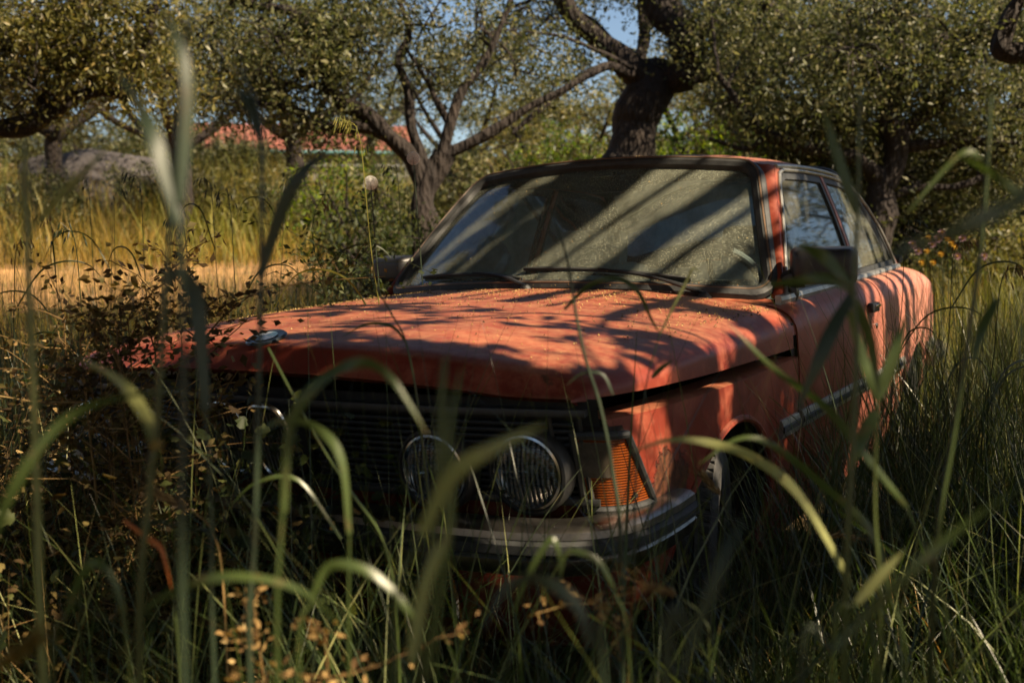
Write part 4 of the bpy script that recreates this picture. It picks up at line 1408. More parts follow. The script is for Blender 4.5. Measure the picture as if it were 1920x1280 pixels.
d = 6.5
b0 = gpt(2150, d)
tree("dark curved bough hanging into the upper right corner", b0, [
    ([b0 - Vector((0, 0, .1)), at(2150, 300, d), at(2080, 160, d), at(2000, 110, d), at(1935, 102, d), at(1885, 98, d), at(1876, 75, d), at(1892, 30, d), at(1915, -10, d), at(1930, -80, d)], .10, .03),
], [B(1950, -80, d, (.4, .5, .25), 18), B(2080, 60, d, (.4, .5, .4), 24), B(1990, 20, d, (.25, .4, .2), 10)], 'leaf', .045, 36)

# the grove beyond: individual trees
def far_tree(u, d, w, h0, h1, mat_, label, dens=1.0, name="olive_tree", leaf=.075):
    """u photo column, crown width w, crown from photo row h0 (top) to h1 (bottom)"""
    b = gpt(u, d)
    zt = at(u, h0, d).z; zb = max(at(u, h1, d).z, b.z + .4)
    cz = (zt + zb) / 2; hz = (zt - zb) / 2
    tp = Vector((b.x + random.uniform(-.3, .3), b.y, zb + hz * .3))
    limbs = [([b - Vector((0, 0, .1)), b.lerp(tp, .5) + Vector((random.uniform(-.2, .2), 0, 0)), tp], .20, .13)]
    for k in range(5):
        a = k * 1.26 + random.random()
        e = Vector((b.x + math.cos(a) * w * .33, b.y + math.sin(a) * w * .33, cz + random.uniform(-.1, .6) * hz))
        limbs.append(([b.lerp(tp, .75), b.lerp(e, .6) + Vector((0, 0, (e.z - b.z) * .1)), e], .09, .03))
    blobs = []
    nb = 13
    for k in range(nb):
        a = k * 2.4 + random.random(); rr_ = .42 * w * math.sqrt((k + .3) / nb)
        q = Vector((b.x + math.cos(a) * rr_, b.y + math.sin(a) * rr_, cz + random.uniform(-.85, .8) * hz))
        sz = random.uniform(.6, 1.25)
        blobs.append((q, (w * .15 * sz, w * .15 * sz, hz * .38 * sz), int(11 * dens * sz)))
    return tree(label, b, limbs, blobs, mat_, leaf, 34, .22, name=name, sides=6)


G = "trees of the grove farther back"
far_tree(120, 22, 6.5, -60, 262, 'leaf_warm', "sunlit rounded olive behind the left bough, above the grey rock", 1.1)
far_tree(330, 19, 5.5, 20, 255, 'leaf', "olive with drooping crown left of the tiled roof", 1.1)
far_tree(560, 21, 6.0, -20, 240, 'leaf', "dense olive crown over the tiled roof", 1.2)
far_tree(880, 24, 6.0, 130, 300, 'leaf', "low olive seen through the gap left of the broad trunk")
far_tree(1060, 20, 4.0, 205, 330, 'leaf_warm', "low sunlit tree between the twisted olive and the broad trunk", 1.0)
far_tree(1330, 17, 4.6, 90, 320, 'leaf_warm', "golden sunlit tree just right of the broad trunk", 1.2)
far_tree(1530, 15, 5.0, -20, 330, 'leaf', "oak crown directly above the rear side window", 0.75, name="oak_tree")
far_tree(1780, 14, 5.0, -20, 380, 'leaf', "wide shadowy oak behind the spreading oak at right", 0.8, name="oak_tree")
far_tree(1960, 12, 4.5, 20, 400, 'leaf', "oak beyond the black utility vehicle", 0.75, name="oak_tree")
far_tree(700, 30, 8.0, 30, 270, 'leaf', "tall distant olive behind the twisted limbs", 0.6, leaf=.10)
far_tree(-60, 24, 8.0, -20, 270, 'leaf_warm', "far olive at the left margin", 1.0, leaf=.10)
far_tree(1180, 30, 9.0, 160, 300, 'leaf', "distant rounded tree behind the broad trunk", 0.6, leaf=.10)
far_tree(1450, 26, 8.0, 60, 300, 'leaf_warm', "distant yellowish tree above the spreading oak's left limbs", 0.6, leaf=.10)


for bx, by, lb in ((-8.5, -3.0, "unseen small olive added left of the viewer to block sky light"), (-4.0, -8.0, "unseen olive added behind the viewer on the left to block sky light"), (1.5, -8.5, "unseen olive added straight behind the viewer to block sky light"),
                   (7.0, -7.0, "unseen olive added behind the viewer on the right to block sky light"), (10.5, 5.0, "unseen olive added far to the right of the coupe to block sky light")):
    b = Vector((bx, by, float(height(bx, by))))  # unseen olives added around the viewer to keep stray sky light out
    limbs = [([b - Vector((0, 0, .1)), b + Vector((.1, 0, 1)), b + Vector((0, .1, 2))], .2, .14)] + [([b + Vector((0, 0, 1.7)), b + Vector((math.cos(a), math.sin(a), 2.6)), b + Vector((2 * math.cos(a), 2 * math.sin(a), 3.3))], .1, .03) for a in (.2, 1.5, 2.8, 4.0, 5.2)]
    tree(lb, b, limbs, [(b + Vector((math.cos(a) * r_, math.sin(a) * r_, 2.6 + .9 * (k % 2))), (1.2, 1.2, 1.1), 16) for k, (a, r_) in enumerate([(i * 1.05, 1.6) for i in range(6)] + [(0, 0), (0, .1)])], 'leaf', .09, 24, .25, sides=6)


def bush(label, u, d, w, v0, mat_, leaf, n, name="bush", per=30):
    b = gpt(u, d); zt = at(u, v0, d).z; h = zt - b.z
    limbs = [([b, b + Vector((math.cos(a) * w * .2, math.sin(a) * w * .2, h * .5)), b + Vector((math.cos(a) * w * .38, math.sin(a) * w * .38, h * .8))], .025, .01) for a in (0.3, 1.6, 2.9, 4.2, 5.4)]
    return tree(label, b, limbs, [(b + Vector((0, 0, h * .52)), (w * .5, w * .5, h * .48), n), (b + Vector((w * .25, w * .1, h * .4)), (w * .4, w * .4, h * .38), n // 2)], mat_, leaf, per, .16, cat="bush", name=name, sides=5)


bush("bright green leafy shrub below the right end of the tiled roof", 655, 11.5, 1.3, 275, 'leaf_lime', .055, 34)
bush("darker leafy shrub at the left foot of the twisted olive", 705, 10.5, 1.2, 310, 'leaf', .055, 40)
bush("lime green shrub glowing behind the coupe roof, left of the broad trunk", 1075, 15, 3.0, 232, 'leaf_lime', .06, 70)
bush("yellow green shrub right of the broad trunk", 1340, 14, 3.4, 205, 'leaf_lime', .06, 110)
bush("small orange tinged shrub by the gap above the windshield", 985, 16, 1.5, 262, 'leaf_warm', .06, 36)
bush("shadowy low shrub at the foot of the twisted olive", 770, 8.4, 1.5, 400, 'weed_green', .05, 60)
bush("dark shrub at the coupe's rear corner under the oak", 1560, 10.5, 2.6, 330, 'leaf', .055, 90)
for u_, d_, w_, v_, m_, lb in ((1480, 12.5, 2.6, 300, 'leaf', "shady shrub seen over the coupe's roof edge"), (1640, 13, 3.0, 335, 'leaf', "dark shrub behind the spreading oak's trunk"),
                          (1850, 14.5, 3.2, 330, 'leaf', "dark shrub behind the black vehicle"), (1790, 10.5, 1.6, 420, 'leaf_warm', "small sunlit shrub left of the black vehicle"),
                          (20, 30, 6.0, 200, 'leaf', "dark hedge shrub at the far left skyline"), (170, 31, 6.0, 205, 'leaf', "dark shrub on the skyline behind the boulder"),
                          (310, 30, 4.0, 215, 'leaf', "skyline shrub at the left end of the tiled roof"), (470, 29, 2.0, 262, 'leaf', "small dark shrub before the tiled roof's middle"),
                          (930, 19, 3.4, 262, 'leaf', "shrub in the gap right of the twisted olive")):
    bush(lb, u_, d_, w_, v_, m_, .06 if d_ < 18 else .10, 80)
for u_, d_, w_, v_, m_, lb in ((90, 20, 1.6, 330, 'leaf', "small dark bush in the golden bank under the left bough"), (300, 23, 2.2, 300, 'leaf', "dark bush on the bank left of the tiled roof"),
                          (440, 21, 1.8, 335, 'leaf_warm', "rusty bush on the bank below the teal gutter"), (560, 20, 1.8, 325, 'leaf', "green bush on the bank under the right half of the roof")):
    bush(lb, u_, d_, w_, v_, m_, .08, 40)
bush("shrub with flowers before it, left of the black vehicle", 1740, 11.5, 2.4, 400, 'leaf', .055, 80)

# ---- overhead canopy: unseen shade oak right of the camera, shaped to throw the sun patches
def proj_sun(C, z):
    s = np.array(SUN); t = (C[:, 2] - z) / s[2]
    return C - s[None] * t[:, None]


def fbm(P, f, seed):
    out = np.zeros(len(P))
    for i, p in enumerate(P):
        out[i] = noise.noise(Vector((p[0] * f[0] + seed, p[1] * f[1], seed * .37)))
    return out


def canopy_filter(C):
    """gaps shaped for the light: leaves are dropped where a sun patch is placed"""
    q = proj_sun(C, .84)
    keep = np.ones(len(C), bool)
    x, y = q[:, 0], q[:, 1]
    nz = fbm(q, (3.6, 10.0), 3.1); nz2 = fbm(q, (7, 9), 8.8)
    # rear part of the bonnet: broken strips of light
    rear = (y > .55) & (y < 1.35) & (x > -1.0) & (x < .85)
    keep &= ~(rear & (nz + .6 * nz2 > .05))
    # lit patch on the left front shoulder
    e = ((x - .62) / .30) ** 2 + ((y - .28) / .17) ** 2
    keep &= ~((e < 1.0) & (nz2 > -.22))
    e = ((x - .25) / .22) ** 2 + ((y - .18) / .07) ** 2
    keep &= ~((e < 1) & (nz2 > -.1))
    e = ((x + .35) / .30) ** 2 + ((y - .10) / .09) ** 2
    keep &= ~((e < 1) & (nz2 > -.05))
    # windshield and roof
    q = proj_sun(C, 1.12); x, y = q[:, 0], q[:, 1]
    pn = np.array([0, -.66, .75]); p0 = np.array([0, 1.50, 1.12]); s = np.array(SUN)
    t = ((C - p0) @ pn) / (s @ pn); w = C - s[None] * t[:, None] - p0
    al = np.array([.56, .62, .55]); al = al / np.linalg.norm(al); ac = np.cross(pn, al)
    nzw = fbm(np.stack([w @ al, w @ ac], 1), (1.0, 6.0), 5.5)
    keep &= ~((np.abs(w[:, 0]) < .75) & (np.abs(w[:, 1]) < .42) & (nzw > -.45))
    keep &= ~((y > 1.75) & (y < 3.2) & (np.abs(x) < .7) & (nz2 > -.05))
    # flank: streaks towards the tail
    s = np.array(SUN); t = (C[:, 0] - .80) / s[0]; q = C - s[None] * t[:, None]
    yy, zz = q[:, 1], q[:, 2]
    nzs = fbm(np.stack([yy, zz], 1), (10.0, 1.0), 2.2)
    keep &= ~((zz > .1) & (zz < 1.35) & (yy > 2.15) & (yy < 4.8) & (nzs > -.26 + .25 * (yy < 2.6)))
    keep &= ~((zz > .50) & (zz < .78) & (np.abs(yy - .30) < .07))
    keep &= ~((zz > .40) & (zz < 1.0) & (yy > .60) & (yy < .72) & (nzs > .0))
    # the bumper corner
    q = proj_sun(C, .53); e = ((q[:, 0] - .68) / .14) ** 2 + ((q[:, 1] + .0) / .07) ** 2
    keep &= ~(e < 1)
    q = proj_sun(C, .6); nzl = fbm(q, (5, 5), 1.6)
    keep &= ~((q[:, 0] > -2.2) & (q[:, 0] < -.25) & (q[:, 1] < .5) & (q[:, 1] > -.6) & (nzl > -.08))
    keep &= ~((zz > .50) & (zz < .72) & (yy > .06) & (yy < .25))
    # light reaching the tall stalks near the viewer
    q = proj_sun(C, .95); nzv = fbm(q, (6, 6), 6.6)
    keep &= ~((q[:, 0] > .1) & (q[:, 0] < 1.9) & (q[:, 1] < -.45) & (q[:, 1] > -1.6) & (nzv > -.02))
    # ground flecks
    q = proj_sun(C, .25); nzg = fbm(q, (2.2, 2.2), 9.3)
    keep &= ~((q[:, 1] > 1.9) & (q[:, 0] > .9) & (nzg > -.12))
    keep &= ~((q[:, 1] < 1.8) & ((q[:, 0] > .95) | (q[:, 1] < -.2) | (q[:, 0] < -.9)) & (nzg + .6 * fbm(q, (7, 7), 4.4) > .30))
    return keep


b0 = Vector((5.6, -1.6, 0))
fork = Vector((5.3, -1.2, 2.0))
limbs = [([b0 - Vector((0, 0, .1)), Vector((5.7, -1.5, 1.0)), fork], .24, .2)]
for e, r in (((4.2, -1.6, 3.4), .1), ((3.6, -.6, 3.7), .08), ((4.8, 2.6, 3.9), .07), ((4.6, 3.4, 3.9), .07), ((6.2, .8, 4.0), .09), ((5.4, -3.2, 3.6), .08), ((3.0, -1.0, 3.5), .06)):
    e = Vector(e); limbs.append(([fork, fork.lerp(e, .5) + Vector((random.uniform(-.2, .2), random.uniform(-.2, .2), .25)), e], r, .03))
blobs = []
for cx in np.arange(2.2, 6.3, .8):
    for cy in np.arange(-3.2, 5.4, .85):
        if cy > 1.2 and cx < 3.0: continue
        blobs.append((Vector((cx + random.uniform(-.2, .2), cy + random.uniform(-.2, .2), 3.0 + .55 * (cy > 1.5) + random.uniform(-.25, .3))), (.62, .62, .35), 26))
_s = np.array(SUN); _al = np.array([.56, .62, .55]); _al /= np.linalg.norm(_al)
_ac = np.cross(np.array([0, -.66, .75]), _al); _ac /= np.linalg.norm(_ac)
for off_, r_, t_ in ((-.62, .03, 4.1), (-.44, .015, 4.2), (-.31, .05, 4.3), (-.13, .012, 3.7), (.06, .10, 4.4), (.20, .018, 3.8), (.41, .045, 4.3), (.50, .012, 3.8), (.66, .03, 4.0)):  # parallel limbs laid so that their shadows streak the windshield
    pc = np.array([0, 1.50, 1.12]) + _ac * off_ + _s * t_
    limbs.append(([fork, Vector(pc + _al * 1.9 + np.array([.5, 0, .1])), Vector(pc + _al * 1.3), Vector(pc + _al * .6), Vector(pc), Vector(pc - _al * .6), Vector(pc - _al * 1.0)], r_ * 1.1, r_ * .8))
def _blocked(c):
    """leave the air open where the sun reaches glass and tail"""
    c = np.array(c); s_ = np.array(SUN)
    pn = np.array([0, -.66, .75]); p0 = np.array([0, 1.50, 1.12])
    w = c - s_ * (((c - p0) @ pn) / (s_ @ pn)) - p0
    if abs(w[0]) < 1.0 and -.6 < w[1] < .75: return True
    q = c - s_ * ((c[0] - .8) / s_[0])
    return -.1 < q[2] < 1.5 and q[1] > 2.0 and random.random() < .6


blobs = [b_ for b_ in blobs if not _blocked(b_[0])]
blobs += []
tree("unseen shade oak rooted right of the coupe, gaps and limbs shaped for its sun patches", b0, limbs, blobs, 'leaf', .085, 34, .14, name="oak_tree", filt=canopy_filter, tk=.4, cm=1.5)
b0 = Vector((-2.6, -3.6, 0)); fork = Vector((-2.4, -3.4, 2.3))  # second unseen oak, added overhead to hold back sky light
limbs = [([b0 - Vector((0, 0, .1)), Vector((-2.7, -3.5, 1.1)), fork], .26, .2)]
for e, r in (((1.6, -2.7, 4.0), .1), ((-.5, -1.5, 4.3), .08), ((1.2, .4, 4.4), .08), ((-1.8, 1.2, 4.5), .07), ((.2, 3.2, 4.6), .05), ((-4.6, -3.0, 4.4), .07), ((-5.4, .4, 4.4), .06)):
    e = Vector(e); limbs.append(([fork, fork.lerp(e, .45) + Vector((0, 0, .5)), e], r, .025))
blobs = []
for cx in np.arange(-6.4, 2.5, .95):
    for cy in np.arange(-4.8, 4.6, .95):
        if cy > 3 and cx < -.5: continue
        if cx < -3 and cy > 2: continue
        blobs.append((Vector((cx + random.uniform(-.25, .25), cy + random.uniform(-.25, .25), 4.3 + random.uniform(-.3, .5))), (.75, .75, .4), 32))
tree("unseen broad crowned oak added behind the viewer, its canopy blocking sky light over viewer and coupe", b0, limbs, blobs, 'leaf', .11, 34, .16, name="oak_tree", filt=canopy_filter, tk=.4, cm=1.5)

# ------------------------------------------------------------------ building, rock, black vehicle
bd = 33.0
L = gpt(368, bd, 0); Rr_ = gpt(790, bd + 2.0, 0)
zr0 = at(368, 283, bd).z
fl = empty("tiled_house", (L.x, L.y, zr0 - 3.0)); tag(fl, "low grey outbuilding with terracotta tiled roof and teal gutter", "house")
du = Vector((Rr_.x - L.x, Rr_.y - L.y, 0)); Lw = du.length; du.normalize(); dv = Vector((-du.y, du.x, 0))
if dv.dot(Vector(CF)) < 0: dv = -dv
o0 = Vector((L.x, L.y, 0)); ze_ = zr0
def hp(a, b, z): return o0 + du * a + dv * b + Vector((0, 0, z))
V = [hp(0.15, .3, ze_ - 3.2), hp(Lw, .3, ze_ - 3.2), hp(Lw, .3, ze_ - .05), hp(.15, .3, ze_ - .05), hp(.15, 4.2, ze_ - 3.2), hp(Lw, 4.2, ze_ - 3.2), hp(Lw, 4.2, ze_ - .05), hp(.15, 4.2, ze_ - .05), hp(.15, 2.3, ze_ + .95), hp(Lw, 2.3, ze_ + .95)]
MB().add(V, [(0, 1, 2, 3), (5, 4, 7, 6), (4, 0, 3, 8, 7), (1, 5, 6, 9, 2)]).build("wall", M['wall'], fl, smooth=False)
V = []; F = []
nu = int(Lw / .035); nv = 16
for i in range(nu + 1):
    a = -.1 + (Lw + .2) * i / nu
    for j in range(nv + 1):
        t = j / nv
        wv = .055 * abs(math.sin(a / .21 * math.pi)) + .03 * ((t * 6) % 1)
        V.append(hp(a, t * 2.35, ze_ + t * 1.1 - .02 + wv))
F = [(i * (nv + 1) + j, (i + 1) * (nv + 1) + j, (i + 1) * (nv + 1) + j + 1, i * (nv + 1) + j + 1) for i in range(nu) for j in range(nv)]
n0 = len(V)
V += [hp(-.1, 4.7, ze_ - .02), hp(Lw + .1, 4.7, ze_ - .02), hp(Lw + .1, 2.35, ze_ + 1.08), hp(-.1, 2.35, ze_ + 1.08)]
F.append((n0, n0 + 1, n0 + 2, n0 + 3))
MB().add(V, F).build("roof", M['tile'], fl, smooth=False)
MB().tube([hp(.9, -.08, ze_ - .05), hp(Lw, -.08, ze_ - .05)], .07, 8).build("gutter", M['teal'], fl)
MB().tube([hp(1.0, .12, ze_ - .1), hp(1.0, .12, ze_ - 2.6)], .05, 8).build("downpipe", M['alu'], fl)

rk = gpt(215, 25)
bm = bmesh.new(); bmesh.ops.create_icosphere(bm, subdivisions=5, radius=1)
for v in bm.verts:
    p = v.co.copy(); k = 1 + .16 * noise.noise(p * 1.6) + .11 * noise.noise(p * 3.6) + .06 * abs(noise.noise(p * 8)) + .04 * noise.noise(p * 19)
    v.co = Vector((p.x * 1.9 * k, p.y * 1.3 * k, (p.z * (.75 if p.z > 0 else 1.6) * k) * (1 - .22 * p.x)))
zt = at(150, 240, 24).z
me = bpy.data.meshes.new("boulder"); bm.to_mesh(me); bm.free()
rock = link_mesh("boulder", me, M['stone']); rock.location = (rk.x, rk.y, zt - 1.25); rock.rotation_euler = (0, 0, R(35))
tag(rock, "long sloping grey boulder above the sunlit meadow, left of the tiled roof", "rock")

# dusty black utility vehicle at the right edge
vb = gpt(1838, 13.0)
uv = empty("utility_vehicle", vb, R(-12)); tag(uv, "dark boxy utility vehicle half hidden by grass at the right edge", "utility vehicle")
lm = Matrix.Translation(vb) @ Matrix.Rotation(R(-12), 4, 'Z')
zt = at(1880, 372, 13.0).z - vb.z
def lv(x, y, z): return lm @ Vector((x, y, z))
bm = MB()
prof = [(0, .42), (0, .98), (.02, 1.04), (3.6, 1.04), (3.68, .95), (3.7, .42)]
V = [lv(x, y, z) for y in (-.85, .85) for x, z in prof]
bm.add(V, [(0, 1, 2, 3, 4, 5)[::-1], (6, 7, 8, 9, 10, 11)] + [(i, (i + 1) % 6, 6 + (i + 1) % 6, 6 + i) for i in range(6)])
body = bm.build("body", M['black_paint'], uv)
cab = MB()
for y in (-.80, .80):
    cab.tube([lv(.06, y, 1.02), lv(.08, y, zt * .80), lv(.30, y, zt), lv(2.2, y, zt + .01), lv(2.9, y, 1.03)], .055, 8)
    cab.tube([lv(1.25, y, 1.02), lv(1.25, y, zt)], .05, 8)
for x in (.30, 1.25, 2.2): cab.tube([lv(x, -.80, zt), lv(x, .80, zt)], .045, 8)
cab.tube([lv(.08, -.8, zt * .8), lv(.08, .8, zt * .8)], .045, 8)
cab.build("cab_frame", M['black_paint'], uv)
MB().box(lv(1.2, 0, zt + .045), (2.0, 1.66, .05), rot=Matrix.Rotation(R(-12), 3, 'Z'), bev=.02).build("roof", M['black_paint'], uv)
for x in (.75, 2.95):
    for y in (-.78, .78):
        c = lv(x, y, .36); axw = lm.to_3x3() @ Vector((0, math.copysign(1, y), 0))
        wh = MB().lathe([(.2, -.1), (.33, -.1), (.36, -.05), (.36, .05), (.33, .1), (.2, .1)], c, axw, 28).build("wheel", M['tyre'], uv)
        MB().lathe([(.2, .09), (.18, .04), (.1, .05), (0, .07)], c, axw, 24).build("rim", M['rim'], wh)
MB().box(lv(-.06, 0, .52), (.12, 1.6, .16), rot=Matrix.Rotation(R(-12), 3, 'Z'), bev=.02).build("bumper", M['plastic'], uv)
for y in (-.72, .72):
    MB().box(lv(-.01, y, .80), (.03, .12, .22), rot=Matrix.Rotation(R(-12), 3, 'Z'), bev=.008).build("tail_lamp", M['red_lens'], uv)

# ------------------------------------------------------------------ grass, built as blades
def blades(name, P, H, Wd, lean, K=4, curl=1.0, mat_='grass', tip=.05, vfold=True, az=None):
    """P (n,3) roots, H (n) lengths, Wd (n) widths, lean (n) 0..1"""
    n = len(P)
    if az is None: az = RNG.uniform(0, 2 * np.pi, n)
    dirn = np.stack([np.cos(az), np.sin(az), np.zeros(n)], 1)
    wa = az + np.pi / 2 + RNG.normal(0, .6, n)
    wd = np.stack([np.cos(wa), np.sin(wa), np.zeros(n)], 1)
    th0 = RNG.uniform(.0, .35, n) * lean * 2; th1 = th0 + lean * RNG.uniform(.6, 1.6, n) * curl
    V = []; pos = P.copy(); step = H / K
    for k in range(K + 1):
        f = k / K
        w = Wd * (1 - f) ** .7 * (.55 + .9 * f if f < .5 else 1.0) if k < K else Wd * tip
        V.append(pos - wd * (w / 2)[:, None]); V.append(pos + wd * (w / 2)[:, None])
        th = th0 + (th1 - th0) * (f + .5 / K) ** 1.3
        pos = pos + (np.sin(th)[:, None] * dirn + np.cos(th)[:, None] * np.array([0, 0, 1.])) * step[:, None]
    V = np.stack(V, 1).reshape(-1, 3)
    b = np.arange(n)[:, None] * (2 * (K + 1))
    F = np.concatenate([b + np.array([2 * k, 2 * k + 1, 2 * k + 3, 2 * k + 2]) for k in range(K)])
    me = np_mesh(name, V, F)
    return me


def scatter(n, f):
    """f(m) -> candidate xy; keeps those outside the car and camera"""
    out = []
    tot = 0
    while tot < n:
        q = f(n)
        x, y = q[:, 0], q[:, 1]
        ok = ~((np.abs(x) < .86) & (y > -.10) & (y < 4.42))
        ok &= np.hypot(x - CAM[0], y - CAM[1]) > .45
        q = q[ok]; out.append(q); tot += len(q)
        if len(q) == 0: break
    q = np.concatenate(out)[:n]
    return np.stack([q[:, 0], q[:, 1], height(q[:, 0], q[:, 1]) - .01], 1)


def polar(a0, a1, r0, r1, pw=1.0):
    """angles measured from +y towards +x, about the camera"""
    def f(m):
        a = RNG.uniform(a0, a1, m); r = r0 + (r1 - r0) * RNG.uniform(0, 1, m) ** pw
        return np.stack([CAM[0] + r * np.sin(a), CAM[1] + r * np.cos(a)], 1)
    return f


def clumpy(P, f, thr, seed):
    k = fbm(P[:, :2], (f, f), seed)
    return P[k + RNG.uniform(-.25, .25, len(P)) > thr]


def uneven(P, H, f=.25, seed=3.3):
    return H * np.clip(.75 + 1.3 * fbm(P[:, :2], (f, f), seed) + .5 * fbm(P[:, :2], (f * 4, f * 4), seed + 2), .3, 1.5)


def put(name, me, mat_, label, cat="grass", parent=None):
    return tag(link_mesh(name, me, M[mat_], parent), label, cat, kind='stuff')


# near ground cover round the car
P = scatter(17000, polar(-1.25, .25, .5, 5.0, 1.0)); n = len(P)
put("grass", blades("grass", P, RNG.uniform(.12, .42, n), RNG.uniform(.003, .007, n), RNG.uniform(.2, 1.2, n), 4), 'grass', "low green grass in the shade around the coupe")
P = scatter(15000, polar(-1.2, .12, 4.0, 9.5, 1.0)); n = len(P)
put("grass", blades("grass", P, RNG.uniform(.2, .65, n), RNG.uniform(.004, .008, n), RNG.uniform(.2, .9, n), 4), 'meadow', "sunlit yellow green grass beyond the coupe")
# thick stand on the right of the car
P = scatter(9000, lambda m: np.stack([RNG.uniform(.95, 4.2, m), RNG.uniform(.6, 7.5, m)], 1)); n = len(P)
put("grass", blades("grass", P, RNG.uniform(.35, .85, n), RNG.uniform(.002, .005, n), RNG.uniform(.15, 1.2, n), 5), 'grass', "thick fine grass standing along the coupe's lit flank")
P = scatter(6500, lambda m: np.stack([RNG.uniform(.95, 4.5, m), RNG.uniform(.4, 7.5, m)], 1)); n = len(P)
put("grass", blades("grass", P, RNG.uniform(.2, .6, n), RNG.uniform(.003, .006, n), RNG.uniform(.3, 1.3, n), 4), 'straw', "dry straw tangled in the grass on the right")
# left of the car: tangle
P = scatter(9000, lambda m: np.stack([RNG.uniform(-3.6, -.6, m), RNG.uniform(-1.0, 3.2, m)], 1)); n = len(P)
put("grass", blades("grass", P, RNG.uniform(.25, .75, n), RNG.uniform(.002, .006, n), RNG.uniform(.3, 1.4, n), 5), 'straw', "dry brown grass tangled left of the coupe's nose")
P = scatter(6000, lambda m: np.stack([RNG.uniform(-4.5, -.9, m), RNG.uniform(-1.0, 5, m)], 1)); n = len(P)
put("grass", blades("grass", P, RNG.uniform(.4, .95, n), RNG.uniform(.003, .006, n), RNG.uniform(.1, .8, n), 5), 'grass', "taller green grass left of the coupe")
# in front of the bumper
P = scatter(9000, lambda m: np.stack([RNG.uniform(-1.6, 1.9, m), RNG.uniform(-1.3, .1, m)], 1)); n = len(P)
P = P[~((P[:, 0] > .9) & (P[:, 1] < -.6))]; n = len(P)
put("grass", blades("grass", P, RNG.uniform(.15, .50, n), RNG.uniform(.003, .007, n), RNG.uniform(.3, 1.4, n), 5), 'grass', "dark shaded grass in front of the bumper")
# track verge and golden bank beyond
P = scatter(26000, polar(-1.2, -.25, 17.5, 31, 1.0)); n = len(P)
put("grass", blades("grass", P, uneven(P, RNG.uniform(.5, 1.35, n)), RNG.uniform(.008, .022, n), RNG.uniform(.15, 1.1, n), 4), 'golden', "golden dry meadow grass on the bank beyond the track")
P = scatter(15000, polar(-1.2, .1, 20, 42, 1.0)); n = len(P)
put("grass", blades("grass", P, uneven(P, RNG.uniform(.5, 1.3, n), .2, 8.1), RNG.uniform(.008, .024, n), RNG.uniform(.2, 1.1, n), 4), 'meadow', "yellow green meadow under the far trees")
P = scatter(9000, polar(-1.2, -.1, 8.0, 11.5, 1.0)); n = len(P)
put("grass", blades("grass", P, RNG.uniform(.15, .6, n), RNG.uniform(.005, .012, n), RNG.uniform(.2, 1, n), 3), 'golden', "dry grass along the near edge of the track")
P = clumpy(scatter(9000, polar(-1.2, .1, 11.5, 20, 1.0)), .6, .05, 2.0); n = len(P)
put("grass", blades("grass", P, RNG.uniform(.06, .25, n), RNG.uniform(.006, .014, n), RNG.uniform(.4, 1.4, n), 3), 'straw', "short straw tufts on the track")
P = scatter(9000, polar(-.5, .15, 5.5, 16, 1.0)); n = len(P)
put("grass", blades("grass", P, RNG.uniform(.3, .8, n), RNG.uniform(.006, .012, n), RNG.uniform(.2, 1, n), 4), 'meadow', "dry grass behind the coupe under the oaks")


# low leafy weeds: stuff with lobed leaves
def weeds(name, P, hgt, size, mat_, label, per=9):
    n = len(P); C = []
    for p, h in zip(P, hgt):
        k = RNG.integers(per // 2, per + 1)
        t = RNG.uniform(.1, 1, k)[:, None]
        lean_ = RNG.normal(0, .25, 3) * h; lean_[2] = 0
        C.append(p[None] + t * (np.array([0, 0, h]) + lean_)[None] + RNG.normal(0, .05, (k, 3)))
    C = np.concatenate(C); C[:, 2] = np.maximum(C[:, 2], height(C[:, 0], C[:, 1]) + .01)
    m = len(C)
    # five-lobed leaf: fan with indentations
    a = RNG.uniform(0, 2 * np.pi, m); el = RNG.normal(-.1, .5, m)
    d_ = np.stack([np.cos(a) * np.cos(el), np.sin(a) * np.cos(el), np.sin(el)], 1)
    r_ = RNG.normal(size=(m, 3)) * .5 + np.array([0, 0, 1]); w = np.cross(d_, r_); w /= np.linalg.norm(w, axis=1)[:, None]
    nn = np.cross(d_, w); Lz = (size * RNG.uniform(.5, 1.4, m))[:, None]
    shape = [(0, 0), (.15, .32), (.38, .28), (.5, .5), (.66, .26), (.85, .3), (1, 0), (.85, -.3), (.66, -.26), (.5, -.5), (.38, -.28), (.15, -.32)]
    V = np.stack([C + d_ * Lz * u + w * Lz * v + nn * Lz * (abs(v) * .25 - u * u * .2) for u, v in shape] , 1)
    k = len(shape)
    b = np.arange(m)[:, None] * k
    F = np.concatenate([b + np.array([0, i, i + 1]) for i in range(1, k - 1)])
    return put(name, np_mesh(name, V.reshape(-1, 3), F), mat_, label, "weeds")


P = scatter(420, lambda m: np.stack([RNG.uniform(-2.2, .9, m), RNG.uniform(-1.1, .1, m)], 1))
weeds("undergrowth", P, RNG.uniform(.1, .45, len(P)), .035, 'weed_green', "small lobed weed leaves in the shade by the coupe's nose")
P = scatter(300, lambda m: np.stack([RNG.uniform(-.35, .36, m), RNG.uniform(-.36, -.10, m)], 1))
weeds("undergrowth", P, RNG.uniform(.45, .76, len(P)), .024, 'weed_green', "dark leafy weeds over the twin kidney grille", 16)
P = scatter(900, lambda m: np.stack([RNG.uniform(-1.5, .22, m), RNG.uniform(-.50, -.10, m)], 1))
weeds("undergrowth", P, RNG.uniform(.35, .74, len(P)), .019, 'weed', "tangled weeds hiding the far end of the grille", 18)
P = scatter(330, lambda m: np.stack([RNG.uniform(-3.0, -.5, m), RNG.uniform(-1.0, 1.4, m)], 1))
weeds("undergrowth", P, RNG.uniform(.2, .70, len(P)), .018, 'weed', "brown withered weeds climbing beside the coupe's nose", 16)
